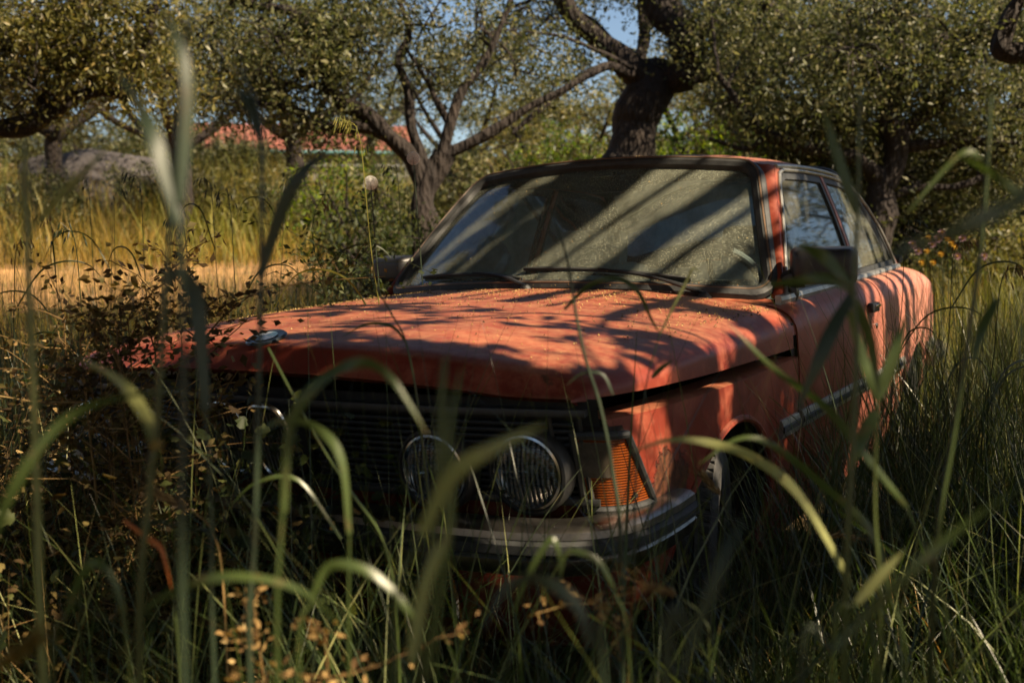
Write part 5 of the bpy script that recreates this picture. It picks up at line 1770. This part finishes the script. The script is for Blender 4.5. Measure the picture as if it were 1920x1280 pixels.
P = scatter(300, lambda m: np.stack([RNG.uniform(.9, 2.6, m), RNG.uniform(.5, 4.5, m)], 1))
weeds("undergrowth", P, RNG.uniform(.1, .4, len(P)), .03, 'weed_green', "green weeds at the foot of the coupe's lit flank")

P = scatter(3000, lambda m: np.stack([RNG.uniform(-1.6, .1, m), RNG.uniform(-.7, -.10, m)], 1)); n = len(P)
put("grass", blades("grass", P, RNG.uniform(.45, .85, n), RNG.uniform(.0015, .004, n), RNG.uniform(.3, 1.5, n), 6), 'straw', "thin dry stems tangled before the far end of the grille")
P = scatter(900, lambda m: np.stack([RNG.uniform(-.6, 1.9, m), RNG.uniform(-1.35, -.2, m)], 1))
P = P[np.hypot(P[:, 0] - CAM[0], P[:, 1] - CAM[1]) > .8]; n = len(P)
put("grass", blades("grass", P, RNG.uniform(.45, .80, n), RNG.uniform(.005, .011, n), RNG.uniform(.5, 1.5, n), 8), 'blade', "arching broad grass blades between viewer and bumper")
P = scatter(1300, lambda m: np.stack([RNG.uniform(.88, 3.0, m), RNG.uniform(-.5, 2.4, m)], 1)); n = len(P)
put("grass", blades("grass", P, RNG.uniform(.5, 1.0, n), RNG.uniform(.005, .010, n), RNG.uniform(.4, 1.3, n), 8), 'blade', "broad arching blades by the front wheel and to its right")


def ribbon(mb, pts, w, fold=.18, face=None):
    """grass leaf through pts, width w, V-folded along the midrib, facing the open side"""
    sp = [Vector(p) for p in spline(pts, 6)]; m = len(sp); V = []
    fd = Vector(CAM) - sp[m // 2] if face is None else Vector(face)
    for i, p in enumerate(sp):
        t = sp[min(i + 1, m - 1)] - sp[max(i - 1, 0)]; t.normalize()
        a = t.cross(fd).normalized(); nn_ = a.cross(t)
        tw = Matrix.Rotation(.5 * math.sin(i * .35), 3, t); a = tw @ a
        f = i / (m - 1)
        ww = w * (.55 + .45 * min(1, f / .25)) * (1 - max(0, (f - .35) / .65) ** 1.8 * .93) / 2
        V += [p - a * ww, p + nn_ * ww * fold, p + a * ww]
    mb.add(V, [(3 * i + k, 3 * i + k + 1, 3 * i + k + 4, 3 * i + k + 3) for i in range(m - 1) for k in (0, 1)])


def stalk(label, d, stem=None, r=.003, leaves=(), mat_='blade', node=None, smat=None, name="grass_stalk", head=None):
    """one tall grass plant standing in the ground: stem, leaves, seed head are its parts"""
    first = stem[-1] if stem is None else stem[0]
    f0 = at(first[0], first[1], d)
    root = empty(name, (f0.x, f0.y, float(height(f0.x, f0.y)))); tag(root, label, "grass", "tall single grasses near the viewer")
    pts = [at(u, v, d) for u, v in stem]
    g0 = pts[0].copy(); g0.z = 0.0
    lo = [g0, g0.lerp(pts[0], .5)] if pts[0].z > .12 else [g0]
    mb = MB(); sp = spline(lo + pts, 6)
    mb.tube([Vector(p) for p in sp], [r * (1 - .55 * i / len(sp)) for i in range(len(sp))], 6)
    mb.build("stem", M[smat or mat_], root)
    for lp, w, *mm in leaves:
        m2 = MB(); dd = mm[1] if len(mm) > 1 else 0
        w = w * (.78 if d < .82 else 1)
        ribbon(m2, [at(u, v, d + dd * i / (len(lp) - 1)) for i, (u, v) in enumerate(lp)], w)
        m2.build("leaf", M[mm[0] if mm and mm[0] else mat_], root)
    if node:
        MB().lathe([(0, -.004), (.0042, -.002), (.0046, 0), (.0042, .002), (0, .004)], at(node[0], node[1], d - .001), (0, 0, 1), 10).build("node", M['golden'], root)
    if head: head(root, d)
    return root


def spike(pts, n, L, w, awn, mat_):
    """barley-like head along pixel polyline"""
    def f(root, d):
        sp = [Vector(p) for p in spline([at(u, v, d) for u, v in pts], 8)]; m = len(sp) - 1
        mb = MB(); ab = MB()
        for k in range(n):
            f_ = k / (n - 1) * (m - .001); i = int(f_); p = sp[i].lerp(sp[i + 1], f_ - i); t = (sp[i + 1] - sp[i]).normalized()
            o = t.orthogonal(); o.rotate(Matrix.Rotation(k * 2.4, 3, t)); o.normalize()
            e = p + t * L + o * L * .45
            mb.tube([p, (p + e) / 2 + o * w * .3, e], [w * .3, w * .5, w * .1], 5)
            ab.tube([e, e + (t * .9 + o * .45).normalized() * awn], [.00035, .00012], 3, caps=False)
        mb.build("seed_head", M[mat_], root); ab.build("awns", M[mat_], root)
    return f


stalk("pale stalk at the far left with one leaf rising to the right", .75, [(80, 1240), (70, 950), (62, 700), (52, 480), (46, 262)], .0038,
      [([(64, 425), (115, 365), (165, 315), (216, 262)], .0075, 'blade_pale'), ([(60, 440), (45, 380), (40, 300)], .007, 'blade_pale')], 'blade_pale')
stalk("upright stalk left of the emblem with a yellow node and a pale leaf bending left", .72, [(262, 1270), (283, 900), (292, 833), (305, 640), (318, 450), (338, 200), (352, 40)], .0032,
      [([(292, 833), (270, 775), (225, 715), (145, 668)], .0125, 'blade_pale', .10), ([(272, 1140), (350, 1097), (450, 1080), (560, 1105), (650, 1180)], .009, 'blade')], 'blade', (292, 833))
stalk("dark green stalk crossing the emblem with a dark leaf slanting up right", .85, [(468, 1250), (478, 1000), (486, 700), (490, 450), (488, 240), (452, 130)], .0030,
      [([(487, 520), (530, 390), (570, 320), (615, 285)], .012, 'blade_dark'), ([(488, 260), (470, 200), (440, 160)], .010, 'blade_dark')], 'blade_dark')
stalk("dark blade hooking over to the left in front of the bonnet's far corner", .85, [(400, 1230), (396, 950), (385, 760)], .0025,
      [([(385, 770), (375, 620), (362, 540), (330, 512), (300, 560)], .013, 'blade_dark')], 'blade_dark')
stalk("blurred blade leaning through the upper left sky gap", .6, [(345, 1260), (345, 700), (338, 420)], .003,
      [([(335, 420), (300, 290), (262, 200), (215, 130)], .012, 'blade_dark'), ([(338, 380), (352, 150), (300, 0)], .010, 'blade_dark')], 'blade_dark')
stalk("narrow arch of grass in the lower left corner", .8, [(100, 1275), (125, 1150)], .0025, [([(125, 1150), (155, 1075), (190, 1058), (225, 1120), (248, 1290)], .010, 'blade')], 'blade')
stalk("long pale leaf arching from the left edge", .7, [(-40, 1250), (-20, 1040)], .003, [([(-20, 1040), (15, 940), (65, 850), (125, 785), (215, 747), (355, 728)], .0095, 'blade')], 'blade')
stalk("pale broad leaf end in front of the outer headlight", .58, [(735, 1260), (790, 1000)], .003, [([(790, 1000), (850, 890), (925, 840), (1022, 795)], .012, 'blade_pale', -.06), ([(770, 1240), (800, 1090), (852, 975)], .010, 'blade_pale')], 'blade')
stalk("dark upright blade in front of the inner headlight", .6, [(790, 1270), (812, 1000)], .003, [([(812, 1020), (825, 850), (832, 700), (838, 660)], .006, 'blade'), ([(800, 1270), (840, 1000), (842, 820), (865, 690)], .008, 'blade')], 'blade')
stalk("arched leaf over the grille just left of the headlights", .75, [(520, 1260), (530, 950)], .003, [([(532, 960), (545, 800), (600, 715), (668, 680), (712, 690), (750, 730), (802, 815)], .011, 'blade')], 'blade')
stalk("thin arched leaf reaching from the grille centre to the left lamp", .9, [(655, 1270), (655, 1000)], .0022, [([(655, 1000), (640, 860), (590, 800), (520, 790), (470, 830)], .008, 'blade')], 'blade')
stalk("straight thin stem slanting down from below the emblem", 1.35, [(745, 1180), (721, 1020), (660, 925), (610, 848), (560, 760), (503, 652)], .0030, [([(640, 1010), (560, 900), (480, 905), (430, 950)], .006, 'blade')], 'blade')
stalk("slender green stem before the bonnet with one thin drooping leaf", 1.5, [(815, 1050), (800, 900), (783, 752), (761, 641), (735, 590), (685, 505)], .0022, [([(761, 641), (735, 612), (690, 607), (640, 632)], .005, 'blade')], 'blade')
stalk("dark slender stem standing in front of the windshield centre", 1.2, [(1165, 1050), (1148, 880), (1125, 760), (1100, 680), (1082, 600), (1062, 480), (1032, 392)], .0030, [([(1150, 740), (1130, 702), (1092, 700), (1062, 722)], .0035, 'blade_dark')], 'blade_dark')
stalk("green leaf arching over the bonnet below the wipers", 1.3, [(1190, 1020), (1195, 860), (1212, 720), (1237, 626)], .0016, [([(1058, 580), (1105, 535), (1155, 522), (1195, 545), (1222, 600), (1238, 626)], .0070, 'blade'), ([(1237, 626), (1268, 565), (1290, 522), (1300, 503), (1314, 512)], .004, 'blade_pale'), ([(1222, 708), (1240, 690), (1262, 675)], .007, 'blade')], 'blade_dark')
stalk("tall stalk before the driver's mirror with leaves spreading from one node", .9, [(1585, 1150), (1598, 850), (1606, 650), (1600, 540), (1608, 400), (1612, 165)], .0036,
      [([(1600, 545), (1550, 522), (1490, 528), (1415, 537)], .010, 'blade'), ([(1595, 540), (1560, 495), (1522, 468), (1490, 462)], .011, 'blade'), ([(1602, 545), (1560, 620), (1525, 700), (1492, 770)], .013, 'blade_dark'), ([(1604, 560), (1632, 640), (1648, 740)], .010, 'blade'), ([(1606, 400), (1570, 290), (1540, 195)], .010, 'blade')], 'blade')
stalk("bright green forked leaves in front of the rear quarter", .95, [(1650, 1180), (1640, 950), (1645, 748)], .003,
      [([(1645, 748), (1672, 680), (1700, 590)], .012, 'blade'), ([(1645, 748), (1615, 660), (1585, 560)], .010, 'blade'), ([(1643, 770), (1612, 830), (1590, 880)], .014, 'blade')], 'blade')
stalk("long blade slanting down to the right across the front wing", 1.0, [(1780, 1200), (1700, 950)], .0025, [([(1700, 950), (1620, 850), (1545, 760), (1450, 690), (1365, 605)], .0085, 'blade')], 'blade')
stalk("pale arched blade over the front wheel", 1.0, [(1640, 1240), (1590, 1080)], .0025, [([(1590, 1080), (1500, 930), (1420, 862), (1340, 832), (1260, 824), (1185, 846)], .0095, 'blade_pale')], 'blade')
stalk("second arched blade right of the front wheel", 1.05, [(1700, 1260), (1670, 1120)], .0025, [([(1670, 1120), (1635, 1000), (1550, 915), (1450, 835), (1385, 822), (1310, 870)], .0085, 'blade')], 'blade')
stalk("very broad blurred blade rising below the front wheel", .5, [(1250, 1280), (1290, 1180)], .004, [([(1275, 1270), (1325, 1130), (1365, 1030), (1402, 965)], .007, 'blade_dark')], 'blade_dark')
stalk("short cut pale blade end in the lower right grass", .8, [(1560, 1230), (1606, 1130)], .003, [([(1606, 1130), (1650, 1080), (1694, 1032)], .011, 'blade_pale')], 'blade')
stalk("tall seed bearing stem near the right edge", .95, [(1750, 1100), (1790, 800), (1832, 520), (1850, 330), (1858, 180)], .0034, [([(1870, 560), (1840, 620), (1822, 690)], .01, 'blade'), ([(1845, 300), (1800, 290), (1700, 400)], .006, 'blade')], 'blade')
stalk("bright blade slanting off the right edge above the black vehicle", .8, [(1990, 1200), (1980, 700), (1960, 395)], .003, [([(1960, 395), (1900, 355), (1850, 318), (1795, 290)], .009, 'blade')], 'blade')
stalk("very dark wide leaf drifting across behind the rear window", .5, [(2010, 1230), (1990, 700), (1960, 350)], .004, [([(1960, 350), (1890, 385), (1800, 430), (1700, 465), (1640, 500)], .010, 'blade_dark')], 'blade_dark')
stalk("slanting dark blade low at the right edge", .6, [(1500, 1280), (1560, 1220)], .003, [([(1560, 1220), (1700, 1080), (1800, 990), (1930, 900)], .008, 'blade')], 'blade_dark')
stalk("arched twin blades in front of the bumper's bright corner", .95, [(1180, 1240), (1150, 1100)], .002, [([(960, 1150), (1000, 1060), (1035, 1010), (1050, 1050), (1048, 1120)], .006, 'blade'), ([(1150, 1100), (1120, 1050), (1065, 1035), (1050, 1090)], .006, 'blade')], 'blade')
stalk("pale drooping blade at the lower centre", .75, [(560, 1270), (585, 1120)], .0025, [([(585, 1120), (620, 1060), (700, 1075), (770, 1150), (810, 1230)], .009, 'blade')], 'blade')
stalk("broad dark blade in the bottom centre right", .6, [(1130, 1280), (1110, 1200)], .003, [([(1110, 1210), (1080, 1130), (1010, 1085), (950, 1100), (905, 1180)], .010, 'blade_dark')], 'blade_dark')
stalk("green barley head lying level in the lower left weeds", 1.3, [(150, 1120), (190, 1010), (232, 985)], .002, [], 'grass', head=spike([(235, 985), (300, 980), (385, 995)], 30, .012, .004, .012, 'grass'))
stalk("golden bearded barley head left of the grille", 1.35, [(420, 1120), (400, 1000), (355, 952)], .002, [], 'straw', head=spike([(352, 952), (320, 938), (292, 924)], 22, .012, .004, .035, 'straw'))
stalk("orange foxtail head blurred in the bottom left corner", .62, [(-30, 1290), (-10, 1260)], .002, [], 'straw', head=spike([(-10, 1255), (20, 1232), (62, 1200)], 60, .008, .003, .010, 'golden'))
stalk("pale bearded barley head low right of the wheel", 1.5, [(1420, 1180), (1400, 1050), (1352, 930)], .002, [], 'grass', head=spike([(1350, 928), (1330, 905), (1318, 892)], 20, .012, .004, .04, 'straw'))
stalk("yellow barley head to the right of the front wheel", 1.7, [(1500, 1180), (1530, 1080), (1540, 1010)], .002, [], 'grass', head=spike([(1540, 1010), (1570, 1002), (1600, 1008)], 20, .012, .004, .04, 'straw'))
stalk("bearded barley head at the lower centre right", 1.1, [(1330, 1250), (1320, 1160), (1270, 1115)], .002, [], 'grass', head=spike([(1268, 1113), (1240, 1105), (1215, 1100)], 20, .010, .0035, .035, 'straw'))
st = stalk("orange dead leaf hanging bent in the lower left weeds", 1.0, [(335, 1250), (328, 1150), (322, 1105)], .0012, [], 'blade')
mb = MB(); ribbon(mb, [at(u, v, 1.0) for u, v in [(232, 975), (275, 1008), (300, 1025), (312, 1060), (322, 1108)]], .0055); mb.build("leaf", M['orange_leaf'], st)


def panicle(label, u0, v0, u1, v1, d, droop, n=16, mat_='grass', name="oat_grass", group=None, leafn=2):
    """wild oat: stem up to (u1, v1) with hanging spikelets"""
    a = at(u0, v0, d); b = at(u1, v1, d)
    g = Vector((a.x, a.y, float(height(a.x, a.y))))
    root = empty(name, g); tag(root, label, "grass", group)
    bend = Vector((droop, 0, 0))
    pts = [g, g.lerp(b, .4) - bend * .06, g.lerp(b, .75) - bend * .02, b, b + bend * .06 + Vector((0, 0, .02))]
    sp = [Vector(p) for p in spline(pts, 8)]
    MB().tube(sp, [.0022 * (1 - .6 * i / len(sp)) for i in range(len(sp))], 5).build("stem", M[mat_], root)
    mb = MB()
    for k in range(n):
        f = .70 + .30 * k / n; i = min(len(sp) - 2, int(f * (len(sp) - 1))); p = sp[i].lerp(sp[i + 1], random.random())
        o = Vector((random.uniform(-1, 1) + droop * .6, random.uniform(-1, 1), .4)).normalized()
        q = p + o * random.uniform(.015, .05) * (1.3 - k / n); e = q + Vector((o.x * .01, o.y * .01, -.022))
        mb.tube([p, q, q + Vector((0, 0, -.004))], [.0005, .0004, .0004], 3, caps=False)
        mb.tube([q, (q + e) / 2, e], [.0006, .0028, .0004], 5)
    mb.build("seed_head", M['straw' if random.random() < .3 else mat_], root)
    for k in range(leafn):
        p = sp[int(len(sp) * random.uniform(.2, .6))]; a_ = random.uniform(0, 6.28); l = random.uniform(.18, .35)
        dv_ = Vector((math.cos(a_), math.sin(a_), 0))
        m2 = MB(); ribbon(m2, [p, p + dv_ * l * .35 + Vector((0, 0, l * .5)), p + dv_ * l * .8 + Vector((0, 0, l * .55)), p + dv_ * l * 1.1 + Vector((0, 0, l * .2))], .006)
        m2.build("leaf", M[mat_], root)
    return root


panicle("tallest nodding seed panicle above the shrub left of the windshield", 705, 640, 672, 250, 2.9, -1.2, 34, 'meadow')
OG = "wild oats standing in the shade left of the bonnet"
for u, v, d_, lb in ((30, 470, 3.2, "leftmost wild oat, its drooping head at the very edge of the view"), (95, 420, 3.6, "wild oat rising just right of the pale stalk"),
                    (165, 350, 4.0, "tall thin wild oat below the grey boulder"), (215, 372, 4.2, "wild oat with spread spikelets in front of the golden meadow"),
                    (262, 345, 3.6, "straight wild oat just left of the upright green stalk"), (395, 352, 3.8, "wild oat under the left end of the tiled roof"),
                    (430, 380, 3.4, "wild oat leaning right below the teal gutter"), (535, 350, 4.4, "wild oat standing alone before the track, right of the dark stalk"),
                    (590, 400, 3.8, "short wild oat in front of the leafy shrub"), (140, 450, 2.8, "low wild oat against the track at the left"),
                    (345, 430, 3.0, "wild oat close behind the upright green stalk"), (745, 330, 3.9, "wild oat in front of the twisted olive trunk"),
                    (1700, 430, 3.6, "wild oat beside the coupe's tail"), (1790, 470, 3.2, "wild oat before the pink flowers"), (1880, 520, 2.8, "wild oat low in front of the black vehicle")):
    panicle(lb, u + random.uniform(-20, 20), 640, u, v, d_, random.choice((-1, 1)), 14, 'grass', group=OG)


def clock(label, u, v, d):
    p = at(u, v, d); g = Vector((p.x + .03, p.y, float(height(p.x, p.y))))
    root = empty("dandelion_clock", g); tag(root, label, "dandelion")
    MB().tube([Vector(q) for q in spline([g, g.lerp(p, .5) + Vector((.02, 0, 0)), p], 6)], .0022, 6).build("stem", M['blade_dark'], root)
    mb = MB()
    for k in range(150):
        z = 1 - 2 * (k + .5) / 150; a = k * 2.39996; r_ = math.sqrt(1 - z * z); o = Vector((r_ * math.cos(a), r_ * math.sin(a), z))
        e = p + o * .020
        mb.tube([p + o * .004, e], [.0003, .0003], 3, caps=False)
        x_ = o.orthogonal().normalized(); y_ = o.cross(x_)
        for j in range(5):
            t = x_ * math.cos(j * 1.257) + y_ * math.sin(j * 1.257)
            mb.tube([e, e + t * .0045 + o * .0025], [.0004, .0002], 3, caps=False)
    mb.build("seed_ball", M['fluff'], root)


clock("higher white dandelion clock by the twisted olive trunk", 775, 297, 3.6)
clock("lower white dandelion clock beside the leafy shrub", 695, 343, 3.3)


def flower(u, v, d, mat_, label, group, r=.03):
    p = at(u, v, d); g = Vector((p.x, p.y, float(height(p.x, p.y))))
    root = empty("wildflower", g); tag(root, label, "flower", group)
    MB().tube([g, g.lerp(p, .5) + Vector((.02, .01, 0)), p], .003, 5).build("stem", M['grass'], root)
    mb = MB(); n_ = 9
    for k in range(n_):
        a = 2 * math.pi * k / n_; o = Vector((math.cos(a), -.35, math.sin(a) * .9)).normalized(); s_ = o.cross(Vector((0, -1, .2))).normalized()
        mb.add([p, p + o * r * .6 + s_ * r * .22, p + o * r, p + o * r * .6 - s_ * r * .22], [(0, 1, 2, 3)])
    h = mb.build("petals", M[mat_], root)
    MB().lathe([(0, .006), (r * .25, .003), (r * .28, -.002)], p + Vector((0, -.004, 0)), (0, -1, .2), 8).build("flower_eye", M['yellow'], root)


for u, v in ((1767, 437), (1760, 447), (1805, 446), (1748, 457), (1795, 480), (1845, 480), (1712, 458), (1722, 470)):
    flower(u, v, 6.5, 'pink', "pale pink wildflower in the sunny patch right of the coupe's tail", "pink wildflowers behind the coupe", .03)
for u, v in ((1742, 446), (1776, 446), (1784, 455), (1765, 476), (1738, 470), (1750, 492), (1790, 463), (1728, 492)):
    flower(u, v, 6.3, 'yellow', "yellow wildflower in the sunny patch right of the coupe's tail", "yellow wildflowers behind the coupe", .022)


def branchy(label, base, top, n, spread, mat_, leaf, per, name="weed_plant", r=.004, smat='grass'):
    """one branching weed with small leaves"""
    root = empty(name, base); tag(root, label, "weed")
    mb = MB(); C = []
    base = Vector(base); top = Vector(top)
    main = [Vector(p) for p in spline([base, base.lerp(top, .5) + Vector((random.uniform(-.05, .05), 0, 0)), top], 8)]
    mb.tube(main, [r * (1 - .6 * i / len(main)) for i in range(len(main))], 5)
    for k in range(n):
        i = random.randint(int(len(main) * .25), len(main) - 1); p = main[i]
        e = p + Vector((random.gauss(0, 1) * spread, random.gauss(0, 1) * spread, abs(random.gauss(.5, .5)) * spread))
        t = twig(mb, p, e, r * .45, r * .2, 4, 4)
        for q in t[1:]:
            C += [np.array(q) + RNG.normal(0, leaf * .7, 3) for _ in range(per)]
    mb.build("stem", M[smat], root)
    link_mesh("leaves", leaf_mesh("leaves", np.array(C), leaf, .55), M[mat_], root, smooth=False)


for lb, u, v, d_, mt in (("leafy nightshade-like weed beside the far door mirror", 650, 470, 3.4, 'weed_green'), ("weed with tiny pale blooms between mirror and shrub", 690, 440, 3.7, 'weed_green'),
                        ("bushy weed rising behind the bonnet's far edge", 610, 520, 3.2, 'weed_green')):
    t_ = at(u, v, d_); b_ = Vector((t_.x + .05, t_.y, float(height(t_.x, t_.y))))
    branchy(lb, b_, t_, 26, .13, mt, .022, 4)
for lb, u, v, d_ in (("withered brown weed against the coupe's far wing", 285, 545, 2.15), ("dry brown weed with curled leaves over the far wing tip", 380, 585, 2.05), ("tall dry weed at the left edge of the coupe's nose", 215, 590, 2.0), ("dead weed leaning on the far bumper end", 150, 640, 1.9), ("rusty seedy weed stem behind the far wing", 330, 500, 2.7)):
    t_ = at(u, v, d_); b_ = Vector((t_.x, t_.y, 0))
    branchy(lb, b_, t_, 30, .10, 'weed', .022, 4, smat='straw')
for lb, u, v, d_ in (("golden dry herb in the lower left centre", 475, 1130, 1.15), ("small golden herb at the bottom, left of centre", 610, 1190, 1.0), ("dry seedy herb under the bumper corner", 1185, 1130, 1.2)):
    t_ = at(u, v, d_); b_ = Vector((t_.x, t_.y, 0))
    branchy(lb, b_, t_, 14, .05, 'straw', .012, 4, smat='straw', r=.0022)


P = scatter(3200, lambda m: np.stack([RNG.uniform(.86, 2.2, m), RNG.uniform(.1, 2.0, m)], 1)); n = len(P)
put("grass", blades("grass", P, RNG.uniform(.35, .75, n), RNG.uniform(.003, .006, n), RNG.uniform(.2, 1.2, n), 6), 'grass', "dense grass hiding the front wheel")
P = scatter(2500, lambda m: np.stack([RNG.uniform(-1.4, 1.6, m), RNG.uniform(-1.2, -.1, m)], 1)); n = len(P)
put("grass", blades("grass", P, RNG.uniform(.2, .5, n), RNG.uniform(.0015, .004, n), RNG.uniform(.5, 1.8, n), 6), 'straw', "dead stems and straw below the bumper")
P = scatter(500, lambda m: np.stack([RNG.uniform(-1.2, 1.5, m), RNG.uniform(-1.2, -.15, m)], 1))
weeds("undergrowth", P, RNG.uniform(.1, .4, len(P)), .028, 'weed', "dry brown leafy weeds under the bumper", 12)

P = scatter(1500, lambda m: np.stack([RNG.uniform(-1.0, 1.7, m), RNG.uniform(-.9, -.12, m)], 1)); n = len(P)
P = P[np.hypot(P[:, 0] - CAM[0], P[:, 1] - CAM[1]) > .9]; n = len(P)
put("grass", blades("grass", P, RNG.uniform(.5, .85, n), RNG.uniform(.002, .005, n), RNG.uniform(.25, 1.3, n), 8), 'blade', "thin long blades standing before grille and bumper")
P = scatter(260, lambda m: np.stack([RNG.uniform(-.6, 1.7, m), RNG.uniform(-.9, -.12, m)], 1)); n = len(P)
P = P[np.hypot(P[:, 0] - CAM[0], P[:, 1] - CAM[1]) > .9]; n = len(P)
put("grass", blades("grass", P, RNG.uniform(.6, .9, n), RNG.uniform(.003, .006, n), RNG.uniform(.3, 1.3, n), 8), 'blade_pale', "pale dry blades among the grass before the bumper")
P = scatter(2600, lambda m: np.stack([.92 + 1.6 * RNG.beta(1, 1.6, m), RNG.uniform(1.4, 5.5, m)], 1)); n = len(P)
put("grass", blades("grass", P, RNG.uniform(.6, 1.05, n), RNG.uniform(.002, .005, n), RNG.uniform(.1, .7, n), 7), 'grass', "tall thin dark grass against the door and rear quarter")
P = scatter(3500, lambda m: np.stack([RNG.uniform(1.6, 5.0, m), RNG.uniform(2.0, 9, m)], 1)); n = len(P)
put("grass", blades("grass", P, RNG.uniform(.6, 1.1, n), RNG.uniform(.003, .006, n), RNG.uniform(.15, .9, n), 7), 'blade', "tall green grass at the right edge")
P = clumpy(scatter(9000, polar(-1.2, -.2, 17, 30, 1.0)), .35, .05, 7.7); n = len(P)
put("grass", blades("grass", P, RNG.uniform(.7, 1.5, n), RNG.uniform(.012, .03, n), RNG.uniform(.2, .9, n), 4), 'meadow', "greener tufts in the golden bank")
P = clumpy(scatter(7000, polar(-1.2, -.2, 16.5, 27, 1.0)), .5, .08, 4.7); n = len(P)
put("grass", blades("grass", P, RNG.uniform(.5, 1.1, n), RNG.uniform(.010, .025, n), RNG.uniform(.4, 1.3, n), 4), 'grass', "dark green clumps on the golden bank")

P = scatter(1500, polar(-1.02, -.42, 2.6, 5.5, 1.0)); P = P[P[:, 0] < -.95]; n = len(P)
put("grass", blades("grass", P, RNG.uniform(.7, 1.25, n), RNG.uniform(.002, .005, n), RNG.uniform(.05, .6, n), 6), 'blade_dark', "tall thin dark stems against the sunlit field on the left")
P = scatter(2500, polar(-1.05, -.30, 6.0, 12.5, .7)); n = len(P)
put("grass", blades("grass", P, RNG.uniform(.3, .9, n), RNG.uniform(.004, .009, n), RNG.uniform(.1, .8, n), 4), 'grass', "green tufts between coupe and track")
P = scatter(700, lambda m: np.stack([RNG.uniform(-1.5, -.45, m), RNG.uniform(-.45, .9, m)], 1))
weeds("undergrowth", P, RNG.uniform(.3, .85, len(P)), .014, 'straw', "golden dry herbs over the far wing", 16)

# broken cover on the track
for nn_, lo_, hi_, mt_, th_, lb_ in ((9000, .05, .22, 'straw', -.05, "short straw on the sandy track"), (7000, .10, .42, 'meadow', .08, "yellow green tufts breaking up the track"), (6000, .12, .45, 'golden', .0, "golden tufts along the wheel ruts"), (3500, .15, .5, 'grass', .12, "dark tufts in the middle of the track")):
    P = clumpy(scatter(int(nn_ * 1.2), polar(-1.15, -.25, 8.0, 20, .8)), .55, th_, random.uniform(1, 9)); n = len(P)
    put("grass", blades("grass", P, RNG.uniform(lo_, hi_, n), RNG.uniform(.005, .013, n), RNG.uniform(.3, 1.4, n), 3), mt_, lb_)
# fine tangle across the whole foreground
P = scatter(4200, lambda m: np.stack([RNG.uniform(-1.6, 2.4, m), RNG.uniform(-1.1, -.12, m)], 1))
P = P[np.hypot(P[:, 0] - CAM[0], P[:, 1] - CAM[1]) > .85]; n = len(P)
put("grass", blades("grass", P, RNG.uniform(.3, .72, n), RNG.uniform(.0012, .0028, n), RNG.uniform(.4, 2.0, n), 9), 'blade', "fine hair-thin grass tangled over the bumper")
P = scatter(2200, lambda m: np.stack([RNG.uniform(-1.6, 2.0, m), RNG.uniform(-1.0, -.12, m)], 1))
P = P[np.hypot(P[:, 0] - CAM[0], P[:, 1] - CAM[1]) > .85]; n = len(P)
put("grass", blades("grass", P, RNG.uniform(.3, .7, n), RNG.uniform(.001, .0025, n), RNG.uniform(.5, 2.2, n), 9), 'straw', "fine dead stems tangled over the bumper")
P = scatter(3000, lambda m: np.stack([RNG.uniform(.88, 2.6, m), RNG.uniform(-.1, 3.2, m)], 1)); n = len(P)
put("grass", blades("grass", P, RNG.uniform(.45, .95, n), RNG.uniform(.0015, .003, n), RNG.uniform(.2, 1.5, n), 9), 'blade', "fine tangled grass standing by the front wheel and door")
for lb, u, v, d_ in (("golden dry weed covering the tip of the far wing", 240, 600, 1.95), ("dry weed close against the far end of the bonnet", 180, 640, 1.9), ("scraggly dry weed left of the bonnet corner", 120, 600, 2.1),
                     ("low tangled dry weed under the bonnet's far tip", 225, 690, 1.8)):
    t_ = at(u, v, d_); b_ = Vector((t_.x, t_.y, 0))
    branchy(lb, b_, t_, 46, .085, 'weed', .016, 5, smat='straw', r=.003)

P = scatter(330, lambda m: np.stack([RNG.uniform(-.9, 1.25, m), RNG.uniform(-.6, -.12, m)], 1)); n = len(P)
put("grass", blades("grass", P, RNG.uniform(.8, 1.08, n), RNG.uniform(.0018, .0045, n), RNG.uniform(.15, 1.2, n), 9), 'blade', "scattered long thin blades rising over the bonnet edge")

P = scatter(900, lambda m: np.stack([RNG.uniform(.9, 1.5, m), RNG.uniform(.9, 4.6, m)], 1)); n = len(P)
put("grass", blades("grass", P, RNG.uniform(.75, 1.15, n), RNG.uniform(.002, .0045, n), RNG.uniform(.1, 1.0, n), 9), 'blade', "messy tall blades leaning on door and rear wing")
P = scatter(260, lambda m: np.stack([RNG.uniform(.9, 1.8, m), RNG.uniform(.6, 4.6, m)], 1)); n = len(P)
put("grass", blades("grass", P, RNG.uniform(.6, 1.1, n), RNG.uniform(.002, .004, n), RNG.uniform(.2, 1.2, n), 9), 'blade_pale', "pale dry blades along door and rear wing")
